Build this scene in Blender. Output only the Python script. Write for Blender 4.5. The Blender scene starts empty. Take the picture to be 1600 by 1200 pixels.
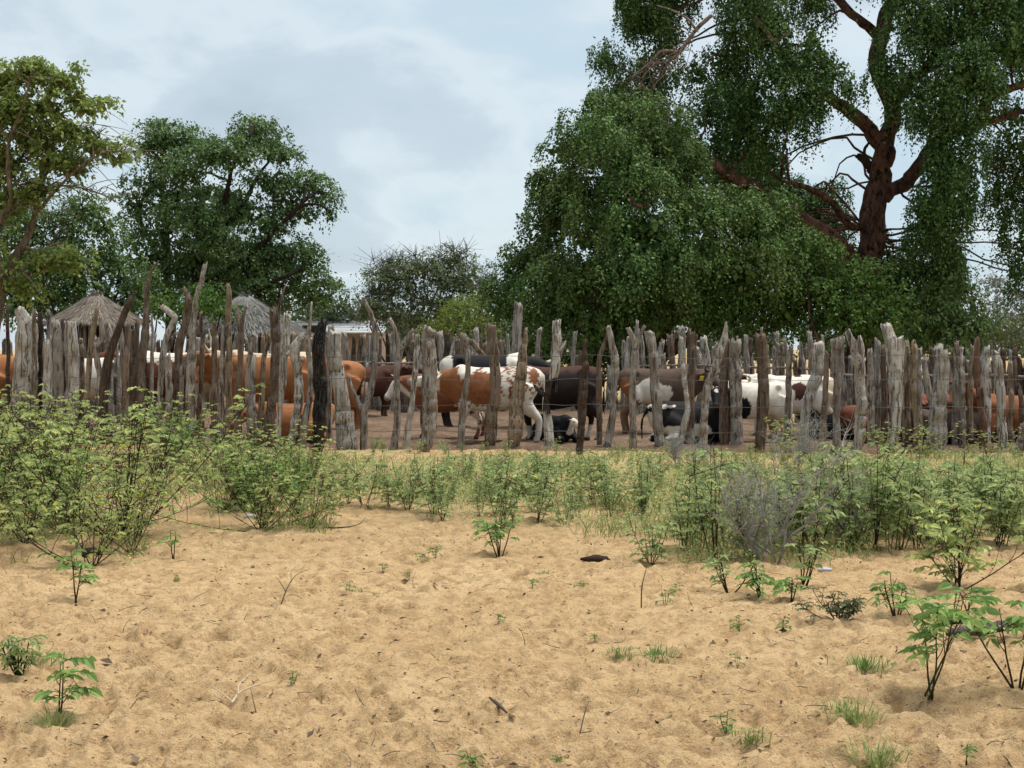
import bpy, math
import numpy as np
from mathutils import Vector

R = math.radians
SC = bpy.context.scene
COL = SC.collection
F = 2133.0          # focal length in photograph pixels (1600 wide)
EYE = 1.6
HOR = 545.0         # row of the horizon in the photograph

# ------------------------------------------------------------------ camera
cam = bpy.data.cameras.new('camera')
cam.sensor_width = 36.0
cam.lens = 36.0 * F / 1600.0
cam.shift_y = -(600.0 - HOR) / 1600.0
cam.clip_end = 3000.0
cam_o = bpy.data.objects.new('camera', cam)
COL.objects.link(cam_o)
cam_o.location = (0, 0, EYE)
cam_o.rotation_euler = (R(90), 0, 0)
SC.camera = cam_o

# ------------------------------------------------------------------ sky and light
SUN_EL, SUN_AZ = R(70), R(62)      # azimuth clockwise from +Y: high, a little beyond the pen to the right
world = bpy.data.worlds.new('World')
SC.world = world
world.use_nodes = True


class NT:
    """tiny node-tree helper"""
    def __init__(self, tree):
        self.t = tree
        self.t.nodes.clear()

    def n(self, typ, **kw):
        nd = self.t.nodes.new(typ)
        for k, v in kw.items():
            if k.startswith('i_'):
                key = k[2:].replace('_', ' ')
                nd.inputs[key].default_value = v
            else:
                setattr(nd, k, v)
        return nd

    def l(self, a, b):
        self.t.links.new(a, b)

    def math(self, op, a, b=None, clamp=False):
        nd = self.t.nodes.new('ShaderNodeMath')
        nd.operation = op
        nd.use_clamp = clamp
        for i, v in enumerate((a, b)):
            if v is None:
                continue
            if isinstance(v, (int, float)):
                nd.inputs[i].default_value = v
            else:
                self.l(v, nd.inputs[i])
        return nd.outputs[0]

    def mix(self, fac, a, b, blend='MIX'):
        nd = self.t.nodes.new('ShaderNodeMix')
        nd.data_type = 'RGBA'
        nd.blend_type = blend
        for sock, v in ((nd.inputs[0], fac), (nd.inputs[6], a), (nd.inputs[7], b)):
            if isinstance(v, (int, float)):
                sock.default_value = v
            elif isinstance(v, tuple):
                sock.default_value = v if len(v) == 4 else (*v, 1)
            else:
                self.l(v, sock)
        return nd.outputs[2]

    def ramp(self, fac, stops, interp='LINEAR'):
        nd = self.t.nodes.new('ShaderNodeValToRGB')
        cr = nd.color_ramp
        cr.interpolation = interp
        while len(cr.elements) > 1:
            cr.elements.remove(cr.elements[-1])
        cr.elements[0].position = stops[0][0]
        cr.elements[0].color = (*stops[0][1], 1) if isinstance(stops[0][1], tuple) else (*([stops[0][1]] * 3), 1)
        for p, c in stops[1:]:
            e = cr.elements.new(p)
            e.color = (*c, 1) if isinstance(c, tuple) else (c, c, c, 1)
        self.l(fac, nd.inputs[0])
        return nd.outputs[0]

    def noise(self, vec, scale, detail=4, rough=0.55, dist=0.0):
        nd = self.n('ShaderNodeTexNoise')
        nd.inputs['Scale'].default_value = scale
        nd.inputs['Detail'].default_value = detail
        nd.inputs['Roughness'].default_value = rough
        nd.inputs['Distortion'].default_value = dist
        if vec is not None:
            self.l(vec, nd.inputs['Vector'])
        return nd.outputs[0]


w = NT(world.node_tree)
out = w.n('ShaderNodeOutputWorld')
bg = w.n('ShaderNodeBackground')
bg.inputs['Strength'].default_value = 0.066
sky = w.n('ShaderNodeTexSky', sky_type='NISHITA')
sky.sun_disc = False
sky.sun_elevation = SUN_EL
tc = w.n('ShaderNodeTexCoord')
sep = w.n('ShaderNodeSeparateXYZ')
w.l(tc.outputs['Generated'], sep.inputs[0])
den = w.math('ADD', w.math('MAXIMUM', sep.outputs['Z'], 0.0), 0.42)
comb = w.n('ShaderNodeCombineXYZ')
w.l(w.math('DIVIDE', sep.outputs['X'], den), comb.inputs[0])
w.l(w.math('DIVIDE', sep.outputs['Y'], den), comb.inputs[1])
mp = w.n('ShaderNodeMapping')
mp.inputs['Location'].default_value = (0.9, 2.3, 0.4)
w.l(comb.outputs[0], mp.inputs[0])
big = w.noise(mp.outputs[0], 2.6, 6, 0.52, 0.35)
small = w.noise(mp.outputs[0], 7.0, 5, 0.5, 0.2)
dens = w.math('ADD', w.math('MULTIPLY', big, 0.75), w.math('MULTIPLY', small, 0.25))
cloud = w.ramp(dens, [(0.30, (2.25, 3.00, 3.50)), (0.42, (2.65, 3.25, 3.60)), (0.51, (3.20, 3.62, 3.85)),
                      (0.59, (2.60, 3.05, 3.38)), (0.72, (2.20, 2.62, 2.95))], 'EASE')
w.l(w.mix(0.92, sky.outputs[0], cloud), bg.inputs['Color'])
w.l(bg.outputs[0], out.inputs['Surface'])

sun = bpy.data.lights.new('sun', 'SUN')
sun.energy = 1.5
sun.angle = R(40)
sun.color = (1.0, 0.96, 0.90)
sun_o = bpy.data.objects.new('sun', sun)
COL.objects.link(sun_o)
# direction the sun stands in behind the cloud
sd = Vector((math.cos(SUN_EL) * math.sin(SUN_AZ), math.cos(SUN_EL) * math.cos(SUN_AZ), math.sin(SUN_EL)))
sun_o.rotation_euler = sd.to_track_quat('Z', 'Y').to_euler()
sky.sun_rotation = SUN_AZ

vs = SC.view_settings
vs.view_transform = 'Standard'
vs.look = 'None'
vs.exposure = 1.74
vs.gamma = 1.0
vs.use_curve_mapping = False
SC.cycles.use_denoising = True
SC.cycles.max_bounces = 6
SC.cycles.diffuse_bounces = 3
SC.cycles.transmission_bounces = 3
SC.cycles.glossy_bounces = 2
SC.cycles.caustics_reflective = False
SC.cycles.caustics_refractive = False

# ------------------------------------------------------------------ numeric helpers
def h3(ix, iy, iz, seed):
    x = (ix.astype(np.int64) * 374761393 + iy.astype(np.int64) * 668265263 + iz.astype(np.int64) * 1274126177 + seed * 974634541) & 0xFFFFFFFF
    x = ((x ^ (x >> 13)) * 1274126177) & 0xFFFFFFFF
    x = (x ^ (x >> 16)) & 0xFFFFFF
    return x.astype(np.float64) / 0xFFFFFF


def vnoise(p, seed=0):
    p = np.asarray(p, float)
    i = np.floor(p)
    f = p - i
    f = f * f * f * (f * (f * 6 - 15) + 10)
    ix, iy, iz = (i[..., k].astype(np.int64) for k in range(3))
    fx, fy, fz = f[..., 0], f[..., 1], f[..., 2]
    def c(dx, dy, dz):
        return h3(ix + dx, iy + dy, iz + dz, seed)
    a = c(0, 0, 0) * (1 - fx) + c(1, 0, 0) * fx
    b = c(0, 1, 0) * (1 - fx) + c(1, 1, 0) * fx
    d = c(0, 0, 1) * (1 - fx) + c(1, 0, 1) * fx
    e = c(0, 1, 1) * (1 - fx) + c(1, 1, 1) * fx
    return ((a * (1 - fy) + b * fy) * (1 - fz) + (d * (1 - fy) + e * fy) * fz) * 2 - 1


def fbm(p, seed=0, oct=3):
    p = np.asarray(p, float)
    s, a, t = 0.0, 1.0, 0.0
    for k in range(oct):
        s = s + a * vnoise(p * (2.03 ** k) + k * 17.3, seed + k)
        t += a
        a *= 0.5
    return s / t


def xy3(x, y, z=0.0):
    x = np.asarray(x, float)
    return np.stack([x, np.asarray(y, float) + 0 * x, np.zeros_like(x) + z], -1)


def unit(v):
    return v / np.maximum(np.linalg.norm(v, axis=-1, keepdims=True), 1e-9)


def W(px, py, Y):
    """photo pixel + distance -> world point"""
    return np.array([(px - 800.0) * Y / F, Y, EYE + (HOR - py) * Y / F])


def GY(py):
    """distance of the ground seen in row py"""
    return EYE * F / (py - HOR)


def G(px, py):
    Y = GY(py)
    return (px - 800.0) * Y / F, Y


class MB:
    def __init__(self):
        self.v, self.q, self.t, self.c = [], [], [], []
        self.n = 0

    def add(self, V, Q=None, T=None, c=None):
        V = np.asarray(V, float).reshape(-1, 3)
        self.v.append(V)
        if Q is not None and len(Q):
            self.q.append(np.asarray(Q, np.int64) + self.n)
        if T is not None and len(T):
            self.t.append(np.asarray(T, np.int64) + self.n)
        if c is not None:
            c = np.asarray(c, float)
            if c.ndim == 1:
                c = np.tile(c, (len(V), 1))
        self.c.append(c if c is not None else np.zeros((len(V), 3)))
        self.n += len(V)

    def mesh(self, name, mat, smooth=True, loc=(0, 0, 0), color=None):
        V = np.concatenate(self.v) - np.asarray(loc, float)
        me = bpy.data.meshes.new(name)
        nq = sum(len(a) for a in self.q)
        nt = sum(len(a) for a in self.t)
        idx, starts = [], []
        if nq:
            Q = np.concatenate(self.q)
            idx.append(Q.ravel())
            starts.append(np.arange(nq) * 4)
        if nt:
            T = np.concatenate(self.t)
            idx.append(T.ravel())
            starts.append(nq * 4 + np.arange(nt) * 3)
        idx = np.concatenate(idx).astype(np.int32)
        starts = np.concatenate(starts).astype(np.int32)
        me.vertices.add(len(V))
        me.vertices.foreach_set('co', V.astype(np.float32).ravel())
        me.loops.add(len(idx))
        me.loops.foreach_set('vertex_index', idx)
        me.polygons.add(len(starts))
        me.polygons.foreach_set('loop_start', starts)
        me.update(calc_edges=True)
        me.polygons.foreach_set('use_smooth', np.full(len(starts), bool(smooth)))
        if color:
            at = me.attributes.new(color, 'FLOAT_COLOR', 'POINT')
            C = np.concatenate(self.c)
            at.data.foreach_set('color', np.concatenate([C, np.ones((len(C), 1))], 1).astype(np.float32).ravel())
        if mat:
            me.materials.append(mat)
        me.update()
        return me

    def build(self, name, mat, parent=None, smooth=True, loc=(0, 0, 0), color=None):
        me = self.mesh(name, mat, smooth, loc, color)
        return link(name, me, parent, loc)


def link(name, me, parent=None, loc=(0, 0, 0)):
    o = bpy.data.objects.new(name, me)
    COL.objects.link(o)
    if parent is not None:
        o.parent = parent
        pl = Vector(parent.location)
        o.location = Vector(loc) - pl
    else:
        o.location = loc
    return o


def tag(o, label=None, cat=None, group=None, kind=None):
    if label:
        o['label'] = label
    if cat:
        o['category'] = cat
    if group:
        o['group'] = group
    if kind:
        o['kind'] = kind
    return o


def empty(name, loc, label=None, cat=None, group=None):
    o = bpy.data.objects.new(name, None)
    COL.objects.link(o)
    o.location = loc
    o.empty_display_size = 0.2
    return tag(o, label, cat, group)


def frames(P):
    """parallel transported frames along polyline P (n,3)"""
    P = np.asarray(P, float)
    T = np.gradient(P, axis=0)
    T = unit(T)
    a = np.array([1.0, 0, 0]) if abs(T[0][0]) < 0.8 else np.array([0, 1.0, 0])
    N = np.zeros_like(P)
    n = a - T[0] * a.dot(T[0])
    n /= np.linalg.norm(n)
    for i in range(len(P)):
        n = n - T[i] * n.dot(T[i])
        n /= max(np.linalg.norm(n), 1e-9)
        N[i] = n
    return T, N, np.cross(T, N)


def tube(mb, P, rad, sides=8, rad2=None, c=None, cap=True, lump=0.0, seed=0):
    P = np.asarray(P, float)
    n = len(P)
    rad = np.broadcast_to(np.asarray(rad, float), (n,))
    rad2 = rad if rad2 is None else np.broadcast_to(np.asarray(rad2, float), (n,))
    T, N, B = frames(P)
    th = np.arange(sides) * 2 * math.pi / sides
    ct, st = np.cos(th), np.sin(th)
    V = P[:, None, :] + N[:, None, :] * (rad[:, None] * ct)[..., None] + B[:, None, :] * (rad2[:, None] * st)[..., None]
    if lump:
        dirs = V - P[:, None, :]
        k = fbm(V * 3.0 / max(rad.max(), 0.02) * 0.25, seed, 2)
        V = P[:, None, :] + dirs * (1 + lump * k[..., None])
    V = V.reshape(-1, 3)
    i = np.arange(n - 1)[:, None] * sides
    j = np.arange(sides)[None, :]
    j2 = (j + 1) % sides
    Q = np.stack([i + j, i + j2, i + sides + j2, i + sides + j], -1).reshape(-1, 4)
    Tt = None
    if cap:
        V = np.concatenate([V, P[:1], P[-1:]])
        a, b = n * sides, n * sides + 1
        jj = np.arange(sides)
        t1 = np.stack([np.full(sides, a), (jj + 1) % sides, jj], -1)
        t2 = np.stack([np.full(sides, b), (n - 1) * sides + jj, (n - 1) * sides + (jj + 1) % sides], -1)
        Tt = np.concatenate([t1, t2])
    mb.add(V, Q, Tt, c)


def spline(P, n):
    """Catmull-Rom through the rows of P (any columns)"""
    P = np.asarray(P, float)
    if len(P) == 2:
        t = np.linspace(0, 1, n)[:, None]
        return P[0] * (1 - t) + P[1] * t
    E = np.concatenate([[2 * P[0] - P[1]], P, [2 * P[-1] - P[-2]]])
    m = len(P) - 1
    out_ = []
    for t in np.linspace(0, m - 1e-6, n):
        k = int(t)
        f = t - k
        a, b, c, d = E[k], E[k + 1], E[k + 2], E[k + 3]
        out_.append(0.5 * (2 * b + (c - a) * f + (2 * a - 5 * b + 4 * c - d) * f * f + (3 * b - a - 3 * c + d) * f ** 3))
    return np.array(out_)


def twigs(mb, P, r0, r1, sides=3, c=None):
    """many thin tubes at once, P (S,K,3)"""
    S, K, _ = P.shape
    if S == 0:
        return
    T = unit(np.gradient(P, axis=1))
    a = np.array([0.31, 0.87, 0.12])
    N = unit(np.cross(T, a))
    B = np.cross(T, N)
    rr = (np.asarray(r0).reshape(-1, 1) * (1 - np.linspace(0, 1, K)) + np.asarray(r1).reshape(-1, 1) * np.linspace(0, 1, K))
    rr = np.broadcast_to(rr, (S, K))
    th = np.arange(sides) * 2 * math.pi / sides
    V = P[:, :, None, :] + rr[:, :, None, None] * (N[:, :, None, :] * np.cos(th)[None, None, :, None] + B[:, :, None, :] * np.sin(th)[None, None, :, None])
    base = (np.arange(S) * K * sides)[:, None, None]
    i = (np.arange(K - 1) * sides)[None, :, None]
    j = np.arange(sides)[None, None, :]
    j2 = (j + 1) % sides
    Q = np.stack([base + i + j, base + i + j2, base + i + sides + j2, base + i + sides + j], -1).reshape(-1, 4)
    mb.add(V.reshape(-1, 3), Q, c=c)


def leaves(mb, p, a, nrm, ln, wd, fold=0.0):
    """rhombic leaves: base p, axis a, normal hint nrm"""
    a = unit(a)
    s = unit(np.cross(a, nrm))
    up = np.cross(s, a)
    ln = np.asarray(ln).reshape(-1, 1)
    wd = np.asarray(wd).reshape(-1, 1)
    m = p + a * ln * 0.45
    v = np.stack([p, m + s * wd * 0.5 + up * wd * fold, p + a * ln, m - s * wd * 0.5 + up * wd * fold], 1)
    n = len(p)
    Q = np.arange(n * 4).reshape(n, 4)
    mb.add(v.reshape(-1, 3), Q)


def ovate(mb, p, a, nrm, ln, wd, fold=0.12, droop=0.12):
    """rounder leaflets folded on the midrib, two quads each"""
    a = unit(a)
    s = unit(np.cross(a, nrm))
    up = np.cross(s, a)
    ln = np.asarray(ln).reshape(-1, 1)
    wd = np.asarray(wd).reshape(-1, 1)
    b = p
    t = p + a * ln - up * ln * droop
    l1 = p + a * ln * 0.28 + s * wd * 0.47 + up * wd * fold
    l2 = p + a * ln * 0.66 + s * wd * 0.36 + up * (wd * fold - ln * droop * 0.4)
    r1 = p + a * ln * 0.28 - s * wd * 0.47 + up * wd * fold
    r2 = p + a * ln * 0.66 - s * wd * 0.36 + up * (wd * fold - ln * droop * 0.4)
    v = np.stack([b, l1, l2, t, r2, r1], 1)
    n = len(p)
    o = np.arange(n)[:, None] * 6
    Q = np.concatenate([o + np.array([0, 3, 2, 1]), o + np.array([0, 5, 4, 3])])
    mb.add(v.reshape(-1, 3), Q)


# ------------------------------------------------------------------ materials
def mat_new(name):
    m = bpy.data.materials.new(name)
    m.use_nodes = True
    return m, NT(m.node_tree)


def finish(nt, color, rough=0.8, bump=None, bump_strength=0.4, bump_dist=0.02, spec=0.25, translucent=0.0, tcolor=None):
    o = nt.n('ShaderNodeOutputMaterial')
    b = nt.n('ShaderNodeBsdfPrincipled')
    if isinstance(color, tuple):
        b.inputs['Base Color'].default_value = (*color, 1)
    else:
        nt.l(color, b.inputs['Base Color'])
    if isinstance(rough, (int, float)):
        b.inputs['Roughness'].default_value = rough
    else:
        nt.l(rough, b.inputs['Roughness'])
    b.inputs['Specular IOR Level'].default_value = spec
    if bump is not None:
        bn = nt.n('ShaderNodeBump')
        bn.inputs['Strength'].default_value = bump_strength
        bn.inputs['Distance'].default_value = bump_dist
        nt.l(bump, bn.inputs['Height'])
        nt.l(bn.outputs[0], b.inputs['Normal'])
    if translucent:
        tr = nt.n('ShaderNodeBsdfTranslucent')
        if tcolor is None:
            tcolor = color
        if isinstance(tcolor, tuple):
            tr.inputs[0].default_value = (*tcolor, 1)
        else:
            nt.l(tcolor, tr.inputs[0])
        mx = nt.n('ShaderNodeMixShader')
        mx.inputs[0].default_value = translucent
        nt.l(b.outputs[0], mx.inputs[1])
        nt.l(tr.outputs[0], mx.inputs[2])
        nt.l(mx.outputs[0], o.inputs['Surface'])
    else:
        nt.l(b.outputs[0], o.inputs['Surface'])


def leaf_mat(name, stops, rough=0.5, spec=0.3, translucent=0.3, patch=None, gain=1.0):
    """leaf colours vary from leaf to leaf (random per island)"""
    m, nt = mat_new(name)
    rough, spec = 0.6, 0.14
    stops = [(p, tuple(x * gain for x in c)) for p, c in stops]
    g = nt.n('ShaderNodeNewGeometry')
    col = nt.ramp(g.outputs['Random Per Island'], stops)
    if patch:
        tcn = nt.n('ShaderNodeTexCoord')
        k = nt.noise(tcn.outputs['Object'], patch[0], 2)
        k = nt.ramp(k, [(0.4, 0.0), (0.65, 1.0)])
        col = nt.mix(k, col, nt.mix(0.6, col, patch[1]))
    finish(nt, col, rough, spec=spec, translucent=translucent)
    return m


def bark_mat(name, c1, c2, scale=6.0, stretch=0.25):
    m, nt = mat_new(name)
    tcn = nt.n('ShaderNodeTexCoord')
    mpn = nt.n('ShaderNodeMapping')
    mpn.inputs['Scale'].default_value = (1, 1, stretch)
    nt.l(tcn.outputs['Object'], mpn.inputs[0])
    a = nt.noise(mpn.outputs[0], scale, 6, 0.65, 0.4)
    b = nt.noise(mpn.outputs[0], scale * 4, 4, 0.6)
    col = nt.mix(nt.ramp(a, [(0.35, 0.0), (0.65, 1.0)]), c1, c2)
    c = nt.noise(mpn.outputs[0], scale * 2.2, 6, 0.7, 0.8)
    col = nt.mix(nt.ramp(c, [(0.40, 0.9), (0.48, 0.0)]), col, tuple(x * 0.5 for x in c2))
    col = nt.mix(nt.ramp(b, [(0.55, 0.0), (0.7, 0.5)]), col, tuple(min(1.0, x * 1.5 + 0.02) for x in c1))
    finish(nt, col, 0.85, nt.math('ADD', nt.math('ADD', a, c), nt.math('MULTIPLY', b, 0.4)), 1.0, 0.12, spec=0.1)
    return m


M = {}
# sand
m, nt = mat_new('sand')
tcn = nt.n('ShaderNodeTexCoord')
P_ = tcn.outputs['Object']
n1 = nt.noise(P_, 0.9, 5, 0.6)
n2 = nt.noise(P_, 7.0, 5, 0.65)
n3 = nt.noise(P_, 48.0, 5, 0.75)
n4 = nt.noise(P_, 190.0, 3, 0.75)
col = nt.mix(nt.ramp(n1, [(0.35, 0.0), (0.65, 1.0)]), (0.69, 0.475, 0.255), (0.61, 0.40, 0.20))
col = nt.mix(nt.ramp(n2, [(0.44, 0.0), (0.60, 0.9)]), col, (0.44, 0.275, 0.135))
col = nt.mix(nt.ramp(n3, [(0.53, 0.0), (0.68, 0.95)]), col, (0.202, 0.118, 0.055))
col = nt.mix(nt.ramp(n4, [(0.36, 0.75), (0.5, 0.0)]), col, (0.689, 0.521, 0.302))
# thin soil darkening where plants and litter stand: leaf mould with a shape of its own
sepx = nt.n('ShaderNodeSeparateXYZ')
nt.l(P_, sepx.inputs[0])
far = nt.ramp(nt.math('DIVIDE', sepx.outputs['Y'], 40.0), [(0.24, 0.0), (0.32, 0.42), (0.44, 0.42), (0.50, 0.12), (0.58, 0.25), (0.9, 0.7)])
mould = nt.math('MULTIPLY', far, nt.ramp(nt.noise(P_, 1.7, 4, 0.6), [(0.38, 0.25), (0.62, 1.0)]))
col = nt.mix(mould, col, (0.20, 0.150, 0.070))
hb = nt.math('ADD', nt.math('MULTIPLY', n2, 0.7), nt.math('ADD', nt.math('MULTIPLY', n3, 0.45), nt.math('MULTIPLY', n4, 0.15)))
finish(nt, col, 0.95, hb, 1.0, 0.06, spec=0.05)
M['sand'] = m
# kraal soil
m, nt = mat_new('kraal_soil')
tcn = nt.n('ShaderNodeTexCoord')
P_ = tcn.outputs['Object']
n1 = nt.noise(P_, 1.2, 5, 0.6)
n2 = nt.noise(P_, 14.0, 5, 0.65)
col = nt.mix(nt.ramp(n1, [(0.4, 0.0), (0.6, 1.0)]), (0.125, 0.078, 0.05), (0.19, 0.125, 0.08))
col = nt.mix(nt.ramp(n2, [(0.5, 0.0), (0.7, 0.8)]), col, (0.06, 0.04, 0.028))
finish(nt, col, 0.9, n2, 0.8, 0.05, spec=0.15)
M['soil'] = m
# weathered wood of the fence posts; the wood's own colour comes with the post
m, nt = mat_new('weathered_wood')
tcn = nt.n('ShaderNodeTexCoord')
oi = nt.n('ShaderNodeObjectInfo')
va = nt.n('ShaderNodeVectorMath', operation='ADD')
nt.l(tcn.outputs['Object'], va.inputs[0])
sc_ = nt.n('ShaderNodeVectorMath', operation='SCALE')
cb = nt.n('ShaderNodeCombineXYZ')
nt.l(oi.outputs['Random'], cb.inputs[0])
nt.l(oi.outputs['Random'], cb.inputs[2])
nt.l(cb.outputs[0], sc_.inputs[0])
sc_.inputs['Scale'].default_value = 37.0
nt.l(sc_.outputs[0], va.inputs[1])
mpn = nt.n('ShaderNodeMapping')
mpn.inputs['Scale'].default_value = (1, 1, 0.055)
nt.l(va.outputs[0], mpn.inputs[0])
g1 = nt.noise(mpn.outputs[0], 26.0, 6, 0.7, 0.6)
g2 = nt.noise(mpn.outputs[0], 70.0, 4, 0.7, 0.3)
mpb = nt.n('ShaderNodeMapping')
mpb.inputs['Scale'].default_value = (1, 1, 0.35)
nt.l(va.outputs[0], mpb.inputs[0])
g3 = nt.noise(mpb.outputs[0], 7.0, 5, 0.65)
att = nt.n('ShaderNodeAttribute', attribute_name='tint')
col = nt.mix(nt.ramp(g1, [(0.40, 1.0), (0.44, 0.75), (0.475, 0.15), (0.54, 0.0)]), att.outputs['Color'], nt.mix(0.85, att.outputs['Color'], (0.02, 0.016, 0.013), 'MIX'))
col = nt.mix(nt.ramp(g2, [(0.5, 0.0), (0.75, 0.5)]), col, nt.mix(0.45, att.outputs['Color'], (0.75, 0.72, 0.66)))
col = nt.mix(nt.ramp(g3, [(0.47, 0.0), (0.60, 0.75)]), col, nt.mix(0.6, col, (0.13, 0.08, 0.048)))
finish(nt, col, 0.85, nt.math('ADD', g1, nt.math('MULTIPLY', g2, 0.5)), 1.0, 0.06, spec=0.08)
M['wood'] = m
# coats of the cattle
m, nt = mat_new('cattle_coat')
att = nt.n('ShaderNodeAttribute', attribute_name='coat')
tcn = nt.n('ShaderNodeTexCoord')
k = nt.noise(tcn.outputs['Object'], 9.0, 4, 0.6)
k2 = nt.noise(tcn.outputs['Object'], 90.0, 3, 0.6)
col = nt.mix(nt.ramp(k, [(0.35, 0.0), (0.7, 0.5)]), att.outputs['Color'], nt.mix(1.0, att.outputs['Color'], (0.66, 0.60, 0.54), 'MULTIPLY'))
finish(nt, col, 0.75, k2, 0.3, 0.01, spec=0.15)
M['coat'] = m


def plain(name, c, rough=0.6, spec=0.3, noise=8.0, amt=0.35):
    m, nt = mat_new(name)
    tcn = nt.n('ShaderNodeTexCoord')
    k = nt.noise(tcn.outputs['Object'], noise, 4, 0.6)
    d = tuple(x * (1 - amt) for x in c)
    finish(nt, nt.mix(nt.ramp(k, [(0.35, 0.0), (0.65, 1.0)]), c, d), rough, k, 0.3, 0.01, spec=spec)
    return m


M['horn'] = plain('horn', (0.62, 0.55, 0.43), 0.45)
M['horn_dark'] = plain('dark_horn', (0.07, 0.055, 0.045), 0.45)
M['eye'] = plain('eye', (0.012, 0.010, 0.010), 0.15, 0.5)
M['hoof'] = plain('hoof', (0.09, 0.07, 0.055), 0.6)
M['tag'] = plain('yellow_tag', (0.85, 0.62, 0.05), 0.4)
M['wire'] = plain('wire', (0.10, 0.095, 0.09), 0.6)
M['bark_red'] = bark_mat('red_bark', (0.20, 0.105, 0.070), (0.022, 0.015, 0.013), 2.6, 0.5)
M['bark_dead'] = bark_mat('dead_bark', (0.34, 0.27, 0.22), (0.17, 0.11, 0.08), 5.0, 0.4)
M['bark_dark'] = bark_mat('dark_bark', (0.075, 0.05, 0.04), (0.025, 0.018, 0.015), 6.0)
M['bark_tan'] = bark_mat('tan_bark', (0.30, 0.22, 0.14), (0.17, 0.13, 0.085), 6.0)
M['bark_grey'] = bark_mat('grey_bark', (0.24, 0.215, 0.19), (0.13, 0.115, 0.10), 8.0)
M['twig_grey'] = plain('grey_thorn_twig', (0.33, 0.31, 0.28), 0.85, 0.1)
M['stem'] = bark_mat('herb_stem', (0.12, 0.085, 0.045), (0.055, 0.036, 0.025), 20.0)
M['stem_green'] = bark_mat('green_stem', (0.16, 0.17, 0.06), (0.09, 0.075, 0.035), 20.0)
M['pod'] = plain('seed_pod', (0.07, 0.04, 0.025), 0.7)
M['twig'] = plain('dry_twig', (0.11, 0.082, 0.06), 0.85)
M['twig_pale'] = plain('pale_twig', (0.52, 0.42, 0.27), 0.85)
M['thatch'] = None

M['leaf_weep'] = leaf_mat('weeping_leaf', [(0.0, (0.028, 0.066, 0.018)), (0.45, (0.054, 0.116, 0.030)), (0.85, (0.100, 0.178, 0.046)), (1.0, (0.18, 0.25, 0.075))], translucent=0.16, gain=1.00)
M['leaf_weep2'] = leaf_mat('lighter_weeping_leaf', [(0.0, (0.034, 0.078, 0.020)), (0.45, (0.066, 0.134, 0.034)), (0.85, (0.118, 0.200, 0.050)), (1.0, (0.20, 0.28, 0.085))], patch=(0.6, (0.105, 0.135, 0.035)), translucent=0.16, gain=1.05)
M['leaf_shrub'] = leaf_mat('bright_shrub_leaf', [(0.0, (0.05, 0.11, 0.025)), (0.6, (0.09, 0.18, 0.035)), (1.0, (0.18, 0.28, 0.05))], 0.45, 0.35, 0.3, gain=0.80)
M['leaf_dark'] = leaf_mat('dark_tree_leaf', [(0.0, (0.048, 0.088, 0.030)), (0.6, (0.080, 0.135, 0.045)), (1.0, (0.135, 0.20, 0.065))], translucent=0.18, gain=1.30)
M['leaf_ever'] = leaf_mat('evergreen_leaf', [(0.0, (0.048, 0.088, 0.026)), (0.6, (0.082, 0.138, 0.042)), (1.0, (0.135, 0.195, 0.06))], translucent=0.18, gain=1.25)
M['leaf_yellow'] = leaf_mat('olive_leaf', [(0.0, (0.10, 0.15, 0.04)), (0.5, (0.17, 0.225, 0.06)), (0.9, (0.26, 0.31, 0.085)), (0.99, (0.38, 0.38, 0.09)), (1.0, (0.42, 0.32, 0.09))], translucent=0.45, gain=1.2)
M['leaf_thorn'] = leaf_mat('grey_thorn_leaf', [(0.0, (0.070, 0.088, 0.042)), (0.6, (0.105, 0.13, 0.062)), (1.0, (0.155, 0.18, 0.09))], 0.6, 0.2, 0.25, gain=1.30)
M['leaf_lime'] = leaf_mat('lime_bush_leaf', [(0.0, (0.12, 0.16, 0.03)), (0.6, (0.19, 0.25, 0.05)), (1.0, (0.28, 0.35, 0.08))], translucent=0.35, gain=1.05)
M['leaf_far'] = leaf_mat('distant_leaf', [(0.0, (0.07, 0.10, 0.055)), (1.0, (0.14, 0.18, 0.09))], 0.6, 0.2, 0.25, gain=0.80)
M['leaf_pale'] = leaf_mat('pale_grey_leaf', [(0.0, (0.17, 0.19, 0.17)), (1.0, (0.32, 0.34, 0.30))], 0.6, 0.2, 0.25, gain=0.80)
M['leaf_senna'] = leaf_mat('senna_leaf', [(0.0, (0.15, 0.20, 0.08)), (0.35, (0.25, 0.31, 0.115)), (0.7, (0.37, 0.42, 0.15)), (0.95, (0.48, 0.51, 0.20)), (1.0, (0.62, 0.52, 0.06))], translucent=0.5, gain=1.22)
M['leaf_herb'] = leaf_mat('herb_leaf', [(0.0, (0.16, 0.22, 0.09)), (0.4, (0.26, 0.33, 0.14)), (0.8, (0.36, 0.42, 0.18)), (0.97, (0.46, 0.50, 0.22)), (1.0, (0.65, 0.54, 0.07))], translucent=0.5, gain=1.22)
M['leaf_blue'] = leaf_mat('fresh_leaf', [(0.0, (0.11, 0.19, 0.06)), (0.6, (0.19, 0.30, 0.09)), (1.0, (0.32, 0.43, 0.13))], translucent=0.4, gain=1.2)
M['grass'] = leaf_mat('grass_blade', [(0.0, (0.14, 0.20, 0.06)), (0.5, (0.23, 0.29, 0.09)), (0.85, (0.32, 0.34, 0.13)), (1.0, (0.42, 0.36, 0.18))], translucent=0.35)
M['grass_green'] = leaf_mat('green_grass_blade', [(0.0, (0.12, 0.20, 0.06)), (1.0, (0.26, 0.35, 0.10))], 0.6, 0.2, 0.3, gain=0.85)
M['litter'] = leaf_mat('leaf_litter', [(0.0, (0.035, 0.025, 0.02)), (0.6, (0.10, 0.065, 0.04)), (1.0, (0.30, 0.21, 0.12))], 0.8, 0.1, 0.0)
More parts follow.
